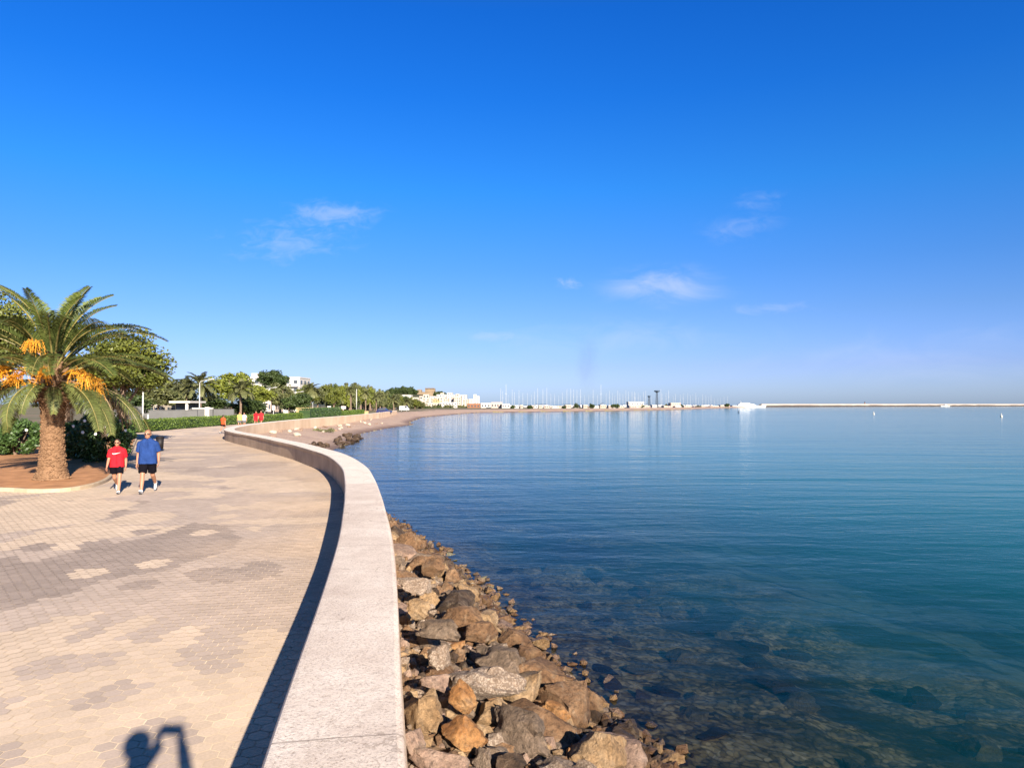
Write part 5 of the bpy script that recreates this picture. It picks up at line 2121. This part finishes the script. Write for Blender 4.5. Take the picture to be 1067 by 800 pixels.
def low_wall(x0, x1, ytop, d, mat, label, th_=0.3, pillars=(), name='garden_wall', cop=None):
    xa, xb = at(x0, d), at(x1, d)
    h = zz(ytop, d) + 0.07
    t = thing(name, label, 'wall', ((xa + xb) / 2, d, -0.07))
    b = MB()
    b.box((0, 0, h / 2 - 0.1), (xb - xa, th_, h + 0.2), 0, 0, 0.02)
    b.build('wall_body', mat, t)
    b = MB()
    b.box((0, 0, h + (0.09 if cop else 0.04)), (xb - xa + 0.1, th_ + 0.12, 0.18 if cop else 0.07), 0, 0, 0.02)
    b.build('coping', cop or mat, t)
    for px, yt in pillars:
        b = MB()
        hh = zz(yt, d) + 0.07
        b.box((at(px, d) - (xa + xb) / 2, -0.03, hh / 2 - 0.1), (0.7, th_ + 0.25, hh + 0.2), 0, 0, 0.03)
        b.build('pillar', M_plaster, t)
    return t


low_wall(150, 206, 427.6, 102, M_greyw, 'long grey garden wall behind the hedge')
low_wall(88, 148, 424, 88, M_greyw, 'pale grey wall glimpsed behind the palm fronds')
low_wall(201, 222, 426, 118, M_greyw, 'garden wall greyed as shade below its white top, with a square white pillar behind the second street lamp', pillars=((216.5, 424),), cop=M_plaster)  # body coloured grey to stand for the shade beneath the white top
low_wall(223, 244, 426.5, 124, M_greyw, 'grey wall between the white pillar and the slim palm')
low_wall(309, 331, 425.0, 140, M_sandw, 'sand coloured wall behind the hedge near the fourth lamp')
low_wall(366, 384, 428.4, 188, M_sandw, 'low sand coloured wall under the far trees')


# ================================================================== BUILDINGS
def building(px0, px1, ytop, d, deep, mat, label, rows, cols_, name='building', roof=None, group=None, base=-0.07, side=True, parapet=True, tag_cat='building', awn=None):
    xa, xb = at(px0, d), at(px1, d)
    w = xb - xa
    H = zz(ytop, d) - base
    t = thing(name, label, tag_cat, ((xa + xb) / 2, d, base), 0, group)
    b = MB()
    b.box((0, deep / 2, H / 2 - 0.15), (w, deep, H + 0.3))
    b.build('walls', mat, t)
    if roof == 'hip':
        rb_ = MB()
        o, r = 0.4, w * 0.22
        rb_.add([(-w / 2 - o, -o, H), (w / 2 + o, -o, H), (w / 2 + o, deep + o, H), (-w / 2 - o, deep + o, H), (-r, deep / 2, H + w * 0.2), (r, deep / 2, H + w * 0.2)],
                [(0, 1, 5, 4), (1, 2, 5), (2, 3, 4, 5), (3, 0, 4), (3, 2, 1, 0)])
        rb_.build('roof', M_tile, t)
    elif parapet:
        pb = MB()
        for c, s in (((0, -0.03, H + 0.25), (w + 0.2, 0.25, 0.5)), ((0, deep + 0.03, H + 0.25), (w + 0.2, 0.25, 0.5)), ((-w / 2 - 0.03, deep / 2, H + 0.25), (0.25, deep - 0.2, 0.5)), ((w / 2 + 0.03, deep / 2, H + 0.25), (0.25, deep - 0.2, 0.5))):
            pb.box(c, s)
        pb.build('parapet', mat, t)
    fh = H / rows
    for r in range(rows):
        for c in range(cols_):
            wx = -w / 2 + w * (c + 0.5) / cols_
            wb = MB()
            wb.box((wx, -0.02, r * fh + fh * 0.52), (w / cols_ * 0.48, 0.12, fh * 0.46))
            wo = wb.build('window', M_winglass, t)
        if side and deep > 5:
            for c in range(max(1, int(cols_ * deep / w * 0.7))):
                nc = max(1, int(cols_ * deep / w * 0.7))
                wb = MB()
                wb.box((w / 2 + 0.02, deep * (c + 0.5) / nc, r * fh + fh * 0.52), (0.12, deep / nc * 0.42, fh * 0.46))
                wb.build('window', M_winglass, t)
        if awn and r > 0:
            ab = MB()
            ab.box((0, -0.75, r * fh), (w * 0.98, 1.5, 0.22))
            ab.box((0, -1.46, r * fh + 0.55), (w * 0.98, 0.10, 0.9))
            ab.build('balcony', mat, t)
    return t


building(255, 312, 394, 262, 14, M_plaster, 'white apartment block with long balconies behind the trees', 4, 7, 'apartment_block', None, None, -0.07, True, True, 'building', True)
building(262, 283, 390.3, 271, 10, M_plaster, 'white upper storey block rising behind the apartment block at its left', 4, 4, 'apartment_block', None, None, -0.07, True, True, 'building', True)
building(348, 361.5, 413.3, 285, 8, M_yellow_w, 'yellow house with a low tiled roof among the far trees', 2, 3, 'house', 'hip')
# the house with the flat white roof
t = thing('house', 'low house with a flat white roof slab under the palms', 'house', (at(187, 126), 126, -0.07))
hz_ = zz(419, 126)
b = MB()
b.box((0, 3.5, (hz_ - 0.1) / 2), (2.6, 4, hz_ - 0.1))
b.build('walls', M_greyw, t)
b = MB()
b.box((0.5, 2.2, hz_ + 0.1), (3.6, 6.6, 0.36), 0, 0, 0.03)
b.build('roof', M_plaster, t)
b = MB()
b.box((1.6, -0.6, (hz_ - 0.08) / 2), (0.4, 0.4, hz_ - 0.09))
b.build('column', M_plaster, t)
for k in (-1, 1):
    b = MB()
    b.box((0.65 * k, 1.48, 1.4), (0.8, 0.1, 1.2))
    b.build('window', M_winglass, t)
building(279, 287, 409, 240, 8, M_pinkw, 'pink house glimpsed between trees under the apartment block', 2, 2, 'house', 'hip')
building(155, 168, 421, 140, 6, M_cream, 'cream house wall glimpsed below the palm fronds', 1, 2, 'house', None)
GT = 'white buildings of the town by the harbour'
TOWN = [(412, 419, 413.2, 560, M_plaster, 'white block of flats on the left of the town', 5, 2), (418, 428, 412, 620, M_plaster, 'tall white block left of the castle hill', 6, 3),
        (429, 444, 418.3, 520, M_cream, 'long low cream building below the castle', 3, 4), (440, 452, 415.2, 640, M_cream, 'cream building stepping up under the castle', 4, 3),
        (453, 464, 414.2, 600, M_pinkw, 'pinkish building in the middle of the town', 4, 4), (455, 463, 411.5, 680, M_plaster, 'white building highest of the middle of the town', 5, 3),
        (464, 474, 411.8, 640, M_plaster, 'broad white block right of the pinkish building', 6, 4), (466, 471, 409.6, 700, M_plaster, 'white rooftop block standing highest above the shore', 7, 2),
        (473, 480, 414.0, 590, M_cream, 'cream block near the right end of the town', 4, 3), (479, 486, 411.9, 620, M_plaster, 'tall white block at the right end of the town', 6, 2),
        (444, 458, 420.4, 500, M_cream, 'low cream shorefront building left of the middle', 2, 5), (458, 476, 419.8, 495, M_plaster, 'long white shorefront building', 2, 6),
        (493.5, 496.5, 411.6, 560, M_plaster, 'slim white tower, left of the pair', 7, 1), (496.6, 499.4, 413.2, 565, M_plaster, 'slim white tower, right and lower of the pair', 6, 1),
        (487, 500, 421.2, 480, M_tile, 'rust red low building at the foot of the towers', 1, 4), (501, 511, 420.6, 490, M_plaster, 'low white building right of the towers', 1, 3),
        (512, 523, 419.8, 470, M_pinkw, 'low pink building by the beach', 1, 4), (523, 531, 421.4, 465, M_plaster, 'low white shed beside the pink building', 1, 3)]
TOWN += [(430, 436, 414.5, 700, M_cream, 'small cream house on the slope under the castle trees', 3, 2), (437, 441, 413.0, 760, M_pinkw, 'small pink house on the slope right under the castle', 3, 1),
         (448, 454, 413.2, 730, M_plaster, 'white house stepping up right of the castle slope', 4, 2), (451, 456, 416.6, 560, M_yellow_w, 'ochre block in the middle of the town', 4, 2),
         (459, 462.5, 409.8, 720, M_cream, 'narrow cream block rising behind the middle of the town', 6, 1), (462, 467, 416.0, 560, M_cream, 'cream block in front of the broad white one', 4, 2),
         (470, 474, 413.6, 600, M_pinkw, 'pink block left of the right end of the town', 5, 2), (475, 478.5, 410.8, 690, M_pinkw, 'narrow pink block rising behind the right end of the town', 6, 1),
         (482, 488, 416.6, 560, M_cream, 'cream block lowest at the right end of the town', 4, 2), (424, 431, 415.5, 590, M_cream, 'cream block right of the tall white block', 4, 2),
         (404, 411, 415.0, 620, M_plaster, 'white villa above the far trees, left of the town', 2, 2), (396, 402, 414.5, 640, M_cream, 'cream villa furthest left above the far trees', 2, 2),
         (441, 447, 411.2, 790, M_cream, 'cream house high under the castle walls', 3, 2), (456, 460, 418.5, 530, M_yellow_w, 'small ochre shorefront house of the town', 2, 2), (489, 493, 416.2, 600, M_plaster, 'small white block between the town and the towers', 4, 1)]
for q in TOWN:
    building(q[0], q[1], q[2], q[3], 12 if q[1] - q[0] > 4 else 3, q[4], q[5], q[6], q[7], 'building', None, GT, side=False)
GM = 'low buildings of the marina behind the beach'
rm = random.Random(44)
ML = ['low white marina building', 'low cream marina building', 'low pale pink marina building']
mk = 0
for px in [p0 + rm.uniform(-3, 3) for p0 in range(535, 770, 7)]:
    d = float(np.interp(px, [540, 600, 640, 700, 770], [430, 440, 470, 560, 820]))
    wd_ = rm.uniform(2.5, 8)
    ci = mk % 3
    building(px, px + wd_, 423.0 - rm.uniform(0, 2.4) * rm.random(), d, 10, [M_plaster, M_cream, M_pinkw][ci], ML[ci] + ' among many behind the far beach', 1, 3, 'marina_building', None, GM, side=False, parapet=False)
    mk += 1
building(655, 671, 419.3, 520, 10, M_plaster, 'larger white marina building with a long roof left of the dark tower', 2, 6, 'marina_building', None, GM, side=False)
building(699, 709, 420.3, 580, 10, M_pinkw, 'pinkish marina building right of the dark tower', 2, 5, 'marina_building', None, GM, side=False)

# the castle
cx, cy_ = at(444, 900), 900
gz = float(terrain(np.array([cx]), np.array([900.0]))[0][0])
t = thing('castle', 'brown stone castle walls on top of the hill above the town', 'castle', (cx, cy_, gz - 3))


def cz_(y):
    return zz(y, 900) - (gz - 3)


for x0, x1, y0, name_ in ((434, 455, 408.6, 'curtain_wall'), (443, 453, 404.6, 'keep'), (453, 461, 411.0, 'curtain_wall'), (435, 439.5, 406.2, 'tower'), (429, 435, 411.0, 'curtain_wall')):
    b = MB()
    xa, xb = at(x0, 900) - cx, at(x1, 900) - cx
    hgt = cz_(y0)
    b.box(((xa + xb) / 2, 0 if name_ != 'keep' else 4, hgt / 2 - 6), (xb - xa, 6 if name_ == 'curtain_wall' else 9, hgt + 12))
    m_ = int((xb - xa) / 1.6)
    for k in range(m_):
        b.box((xa + (k + 0.5) * (xb - xa) / m_, -2.2, hgt + 0.45), (0.8, 0.8, 0.9))
    b.build(name_, M_stone, t)

# ================================================================== CARS
def car(px, d, z, L, H, mat, label, van=False):
    W_ = 1.75
    t = thing('van' if van else 'parked_car', label, 'van' if van else 'car', (at(px, d), d, z))
    b = MB()
    if van:
        prof_ = [(-L / 2, .35), (L / 2, .35), (L / 2, .95), (L / 2 - .25, 1.1), (L / 2 - .9, H), (-L / 2 + .05, H), (-L / 2, H - .1)]
    else:
        prof_ = [(-L / 2, .35), (L / 2, .35), (L / 2, .72), (L / 2 - .1, .85), (L / 2 - 1.0, .95), (L / 2 - 1.6, H), (-L / 2 + .7, H), (-L / 2 + .1, .95), (-L / 2, .85)]
    n = len(prof_)
    vs = [(x_, -W_ / 2, z_) for x_, z_ in prof_] + [(x_, W_ / 2, z_) for x_, z_ in prof_]
    fs = [tuple(range(n)), tuple(reversed(range(n, 2 * n)))] + [(k, n + k, n + (k + 1) % n, (k + 1) % n) for k in range(n)]
    b.add(vs, fs)
    b.build('body', mat, t)
    g = MB()
    zc, zt = (1.15, H - .12) if van else (.98, H - .08)
    for y_ in (-W_ / 2 - .01, W_ / 2 - .03):
        xa, xb = (L / 2 - 1.5, L / 2 - .75) if van else (-L / 2 + .55, L / 2 - 1.35)
        g.box(((xa + xb) / 2, y_ + .02, (zc + zt) / 2), (xb - xa, .04, zt - zc))
    g.build('windows', M_winglass, t)
    for x_ in (-L / 2 + .75, L / 2 - .75):
        for y_ in (-W_ / 2 + .08, W_ / 2 - .08):
            wb = MB()
            wb.tube([(x_, y_ - .1, .32), (x_, y_ + .1, .32)], .32, 16)
            wo = wb.build('wheel', M_tyre, t)
            wb = MB()
            wb.tube([(x_, y_ - .11, .32), (x_, y_ + .11, .32)], .18, 12)
            wb.build('rim', M_metal, wo)
    return t


car(400.5, 178, 0.0, 3.6, 1.5, M_carblue, 'dark blue car parked at the far end of the promenade wall')
car(421.5, 262, -0.07, 3.4, 1.9, M_hull, 'small white van parked beyond the dark blue car', True)
# bin guessed for an unclear dark shape behind the walking man
pb_ = P(166.5, 470)
t = thing('guessed_bin', 'small dark bin guessed from an unclear shape behind the man in blue', 'litter bin', (pb_.x, pb_.y, 0))
b = MB()
b.tube([(0, 0, 0.12), (0, 0, 0.70)], [0.17, 0.20], 14)
b.build('bin_body', M_bin, t, True)
b = MB()
b.tube([(0, 0, 0.70), (0, 0, 0.74), (0, 0, 0.79)], [0.22, 0.22, 0.10], 14)
b.build('lid', M_bin, t, True)
b = MB()
b.tube([(0, 0, 0.0), (0, 0, 0.14)], [0.09, 0.07], 8)
b.build('foot', M_bin, t, True)


# ================================================================== BOATS AND HARBOUR
def hull_mb(L, W_, H, n=9):
    b = MB()
    vs, fs = [], []
    for i in range(n):
        t = i / (n - 1)
        x = -L / 2 + L * t
        w_ = W_ / 2 * (0.75 + 0.25 * math.sin(PI * min(1, t * 1.4))) * (1 - max(0, (t - 0.45) / 0.55) ** 2)
        sh_ = H * (0.9 + 0.35 * t * t)
        xo = 0.10 * L * max(0, t - .7)
        vs += [(x + xo, -w_, sh_), (x, -w_ * 0.75, -0.1), (x, w_ * 0.75, -0.1), (x + xo, w_, sh_)]
    for i in range(n - 1):
        a, c = i * 4, (i + 1) * 4
        for k in range(3):
            fs.append((a + k, c + k, c + k + 1, a + k + 1))
        fs.append((a + 3, c + 3, c, a))
    fs.append((0, 1, 2, 3))
    b.add(vs, fs)
    return b


def sailboat(label):
    t = thing('sailing_yacht', label, 'sailing boat', (0, 0, 0), 0, 'sailing yachts moored in the marina')
    hull_mb(11, 3.4, 1.3).build('hull', M_hull, t)
    b = MB()
    b.box((-0.5, 0, 1.65), (4.2, 2.0, 0.7), 0, 0, 0.2)
    b.build('cabin', M_hull, t)
    b = MB()
    b.tube([(0.6, 0, 1.2), (0.6, 0, 16)], [0.105, 0.07], 6)
    b.box((0.6, 0, 9.5), (0.08, 1.5, 0.08))
    b.build('mast', M_metal, t)
    b = MB()
    b.tube([(0.5, 0, 2.6), (-4.2, 0, 2.7)], [0.2, 0.16], 6)
    b.build('boom', M_navy, t)
    return t


rsb = random.Random(5)
YL = 'white sailing yacht with a bare mast moored behind the far beach'
base_y = sailboat(YL)
first = True
YPX = [533, 541, 557, 565, 574, 582, 590, 597.5, 609, 622, 635, 646, 651.5, 661, 667, 676, 694, 712, 719, 725, 732, 738, 744.5, 751, 521, 524, 527.5, 529, 536, 545, 549, 553.5, 560, 569, 578, 586, 594, 601, 605, 613, 618, 626.5, 631, 638, 640.5, 643, 649, 655, 658, 662, 665, 670, 673, 679, 688, 690, 697, 701, 704, 709, 716, 722, 728, 735, 741, 748, 754, 758]
for i, px in enumerate(YPX):
    d = float(np.interp(px, [520, 600, 640, 700, 760], [520, 560, 600, 690, 930])) + rsb.uniform(-20, 20)
    s = rsb.uniform(0.62, 1.0) * (1.12 if px in (626.5, 527.5, 688, 697) else 0.9)
    rz = rsb.uniform(-0.4, 0.4) + (PI / 2 if i % 3 else 0)
    if first:
        base_y.location = (at(px, d), d, 0)
        base_y.rotation_euler = (0, 0, rz)
        base_y.scale = (s, s, s)
        first = False
    else:
        dup(base_y, (at(px, d), d, 0), rz, None, s)

# dark observation tower and its lower neighbour
for px, ytop, d, wd_, lab in ((684.5, 406.6, 620, 3.2, 'dark steel tower with a wide top platform above the marina'), (676.3, 412.0, 610, 1.6, 'thinner dark mast left of the steel tower')):
    t = thing('harbour_tower', lab, 'tower', (at(px, d), d, -0.07))
    H = zz(ytop, d)
    b = MB()
    for sx in (-1, 1):
        for sy in (-1, 1):
            b.tube([(sx * .9, sy * .9, 0), (sx * .45, sy * .45, H - 1)], [.22, .18], 5)
    for k in range(8):
        z0 = H * k / 8.6
        b.tube([(-.9 + .05 * k, -.9 + .05 * k, z0), (.9 - .05 * k, -.9 + .05 * k, z0 + H / 9)], .12, 4)
        b.tube([(.9 - .05 * k, .9 - .05 * k, z0), (-.9 + .05 * k, .9 - .05 * k, z0 + H / 9)], .12, 4)
    b.build('lattice_mast', M_navy, t)
    b = MB()
    b.tube([(0, 0, H - 1.6), (0, 0, H - .9), (0, 0, H - .2), (0, 0, H)], [wd_ * .35, wd_ * .75, wd_ * .75, wd_ * .3], 10)
    b.build('platform', M_navy, t)

# the big white motor yacht
d = 800
t = thing('motor_yacht', 'large white motor yacht with a pointed bow lying at the end of the beach', 'yacht', (at(781, d), d, SEA))
L = 33 / F * d
hull_mb(L, 7.0, 2.1, 14).build('hull', M_hull, t)
b = MB()
for x0, x1, z0, z1, w_ in ((-.38, .20, 2.0, 3.7, 5.2), (-.32, .04, 3.7, 4.9, 4.0)):
    b.add([(x0 * L, -w_ / 2, z0), (x1 * L, -w_ / 2, z0), (x1 * L, w_ / 2, z0), (x0 * L, w_ / 2, z0), (x0 * L + .6, -w_ / 2 + .2, z1), (x1 * L - 3.2, -w_ / 2 + .2, z1), (x1 * L - 3.2, w_ / 2 - .2, z1), (x0 * L + .6, w_ / 2 - .2, z1)],
          [(3, 2, 1, 0), (4, 5, 6, 7), (0, 1, 5, 4), (1, 2, 6, 5), (2, 3, 7, 6), (3, 0, 4, 7)])
b.build('superstructure', M_hull, t)
b = MB()
b.box((-.12 * L, -2.50, 2.9), (L * .34, .14, .55))
b.build('windows', M_winglass, t)
b = MB()
b.tube([(-.25 * L, 0, 4.7), (-.29 * L, 0, 7.2)], [.22, .12], 6)
b.build('mast', M_hull, t)

# the long breakwater
BW = [(318, 935), (470, 1050), (700, 1180), (1000, 1330), (1500, 1600)]
M_bwc = simple('breakwater_concrete', (0.30, 0.27, 0.24), 0.9, 0.1, 0.05, 0.2, 0.2, 'pos')
M_bwr = simple('breakwater_rock', (0.06, 0.052, 0.048), 0.9, 0.3, 0.25, 0.8, 0.2, 'pos')
cs = catmull(BW, 12)
t = thing('breakwater', 'long straight breakwater of dark rock with a pale concrete crest along the horizon', 'breakwater', (0, 0, 0))
rr_ = random.Random(8)
for nm, pf_, mt in (('rock_base', [(-7, SEA - .5), (-4.5, 0.3), (-2, 1.0), (2, 1.0), (6, SEA - .5)], M_bwr), ('crest_wall', [(-2.0, 0.7), (-2.0, 2.7), (-.4, 2.75), (-.4, 1.9), (2, 1.9), (2, .7)], M_bwc)):
    vs, fs = [], []
    for i, p in enumerate(cs):
        tv = (cs[min(i + 1, len(cs) - 1)] - cs[max(i - 1, 0)]).normalized()
        nn = Vector((-tv.y, tv.x))
        for o, z in pf_:
            j = rr_.uniform(-.45, .45) if nm == 'rock_base' else 0
            vs.append((p.x + nn.x * (o + j), p.y + nn.y * (o + j), z + j))
    m_ = len(pf_)
    for i in range(len(cs) - 1):
        for k in range(m_ - 1):
            fs.append((i * m_ + k, (i + 1) * m_ + k, (i + 1) * m_ + k + 1, i * m_ + k + 1))
    b = MB()
    b.add(vs, fs)
    b.build(nm, mt, t)
# harbour light on the breakwater
t = thing('harbour_light', 'small dark harbour light standing on the breakwater', 'beacon', (at(901, 1090), 1090 + 30, 1.6))
t.location = (at(901, 1105), 1105, 1.6)
b = MB()
b.tube([(0, 0, 0), (0, 0, 3.4)], [.8, .55], 10)
b.build('tower', M_tile, t, True)
b = MB()
b.tube([(0, 0, 3.4), (0, 0, 4.3), (0, 0, 4.8)], [.75, .7, .1], 10)
b.build('lantern', M_navy, t, True)


def motorboat(px, py, L, label):
    p = P(px, py, SEA)
    t = thing('motor_boat', label, 'boat', (p.x, p.y, SEA), PI)
    hull_mb(L, L * .32, L * .13).build('hull', M_hull, t)
    b = MB()
    b.box((-.02 * L, 0, L * .2), (L * .3, L * .22, L * .13), 0, 0, .1)
    b.build('cabin', M_hull, t)
    return t


motorboat(985, 423.7, 12, 'white motor boat crossing in front of the breakwater')


def buoy(px, py, h, label, mat):
    p = P(px, py, SEA)
    t = thing('buoy', label, 'buoy', (p.x, p.y, SEA))
    b = MB()
    b.tube([(0, 0, -.2), (0, 0, .1), (0, 0, .35), (0, 0, .45)], [.2, .34, .3, .1], 12)
    b.build('float', mat, t, True)
    b = MB()
    b.tube([(0, 0, .4), (0, 0, h)], .06, 6)
    b.ball((0, 0, h), .16, 8, 6)
    b.build('marker_pole', mat, t, True)


buoy(910.5, 431.5, 0.8, 'pale marker buoy nearer the middle of the bay', M_plaster)
buoy(1043.5, 434, 0.8, 'pale marker buoy near the right edge of the view', M_plaster)
buoy(769.5, 430, 0.8, 'dark little buoy below the white motor yacht', M_navy)

# ================================================================== SMOKE
n = NT('thin_smoke')
o_ = n.obj()
sp = n.n('ShaderNodeSeparateXYZ')
n.l(o_, sp.inputs[0])
sc_ = n.n('ShaderNodeMapping')
sc_.inputs['Scale'].default_value = (1, 1, 0.55)
n.l(o_, sc_.inputs['Vector'])
nz = n.noise(sc_.outputs[0], 0.05, 4, 0.6, 0.8)
rad = n.math('SQRT', n.math('ADD', n.math('MULTIPLY', sp.outputs[0], sp.outputs[0]), n.math('MULTIPLY', sp.outputs[1], sp.outputs[1])))
fo = n.n('ShaderNodeMapRange', interpolation_type='SMOOTHSTEP')
fo.inputs['From Min'].default_value = 34
fo.inputs['From Max'].default_value = 4
n.l(rad, fo.inputs['Value'])
fz_ = n.n('ShaderNodeMapRange', interpolation_type='SMOOTHSTEP')
fz_.inputs['From Min'].default_value = 72
fz_.inputs['From Max'].default_value = 10
n.l(n.math('ABSOLUTE', sp.outputs[2]), fz_.inputs['Value'])
de = n.math('MULTIPLY', n.math('MULTIPLY', fo.outputs[0], fz_.outputs[0]), n.math('MULTIPLY', n.math('SUBTRACT', nz, 0.32), 0.020))
pv = n.n('ShaderNodeVolumePrincipled')
pv.inputs['Color'].default_value = (0.16, 0.17, 0.19, 1)
n.l(n.math('MAXIMUM', de, 0.0), pv.inputs['Density'])
n.l(pv.outputs[0], n.out.inputs['Volume'])
b = MB()
b.tube([(0, 0, -74), (0, 0, -40), (3, 0, 0), (0, 0, 40), (0, 0, 74)], [16, 30, 36, 36, 30], 16)
sm = b.build('smoke', n.m, None, True)
sm.location = (at(612, 1600), 1600, zz(378, 1600))
tag(sm, 'faint grey smudge of smoke hanging in the sky beyond the marina', 'smoke', kind='stuff')
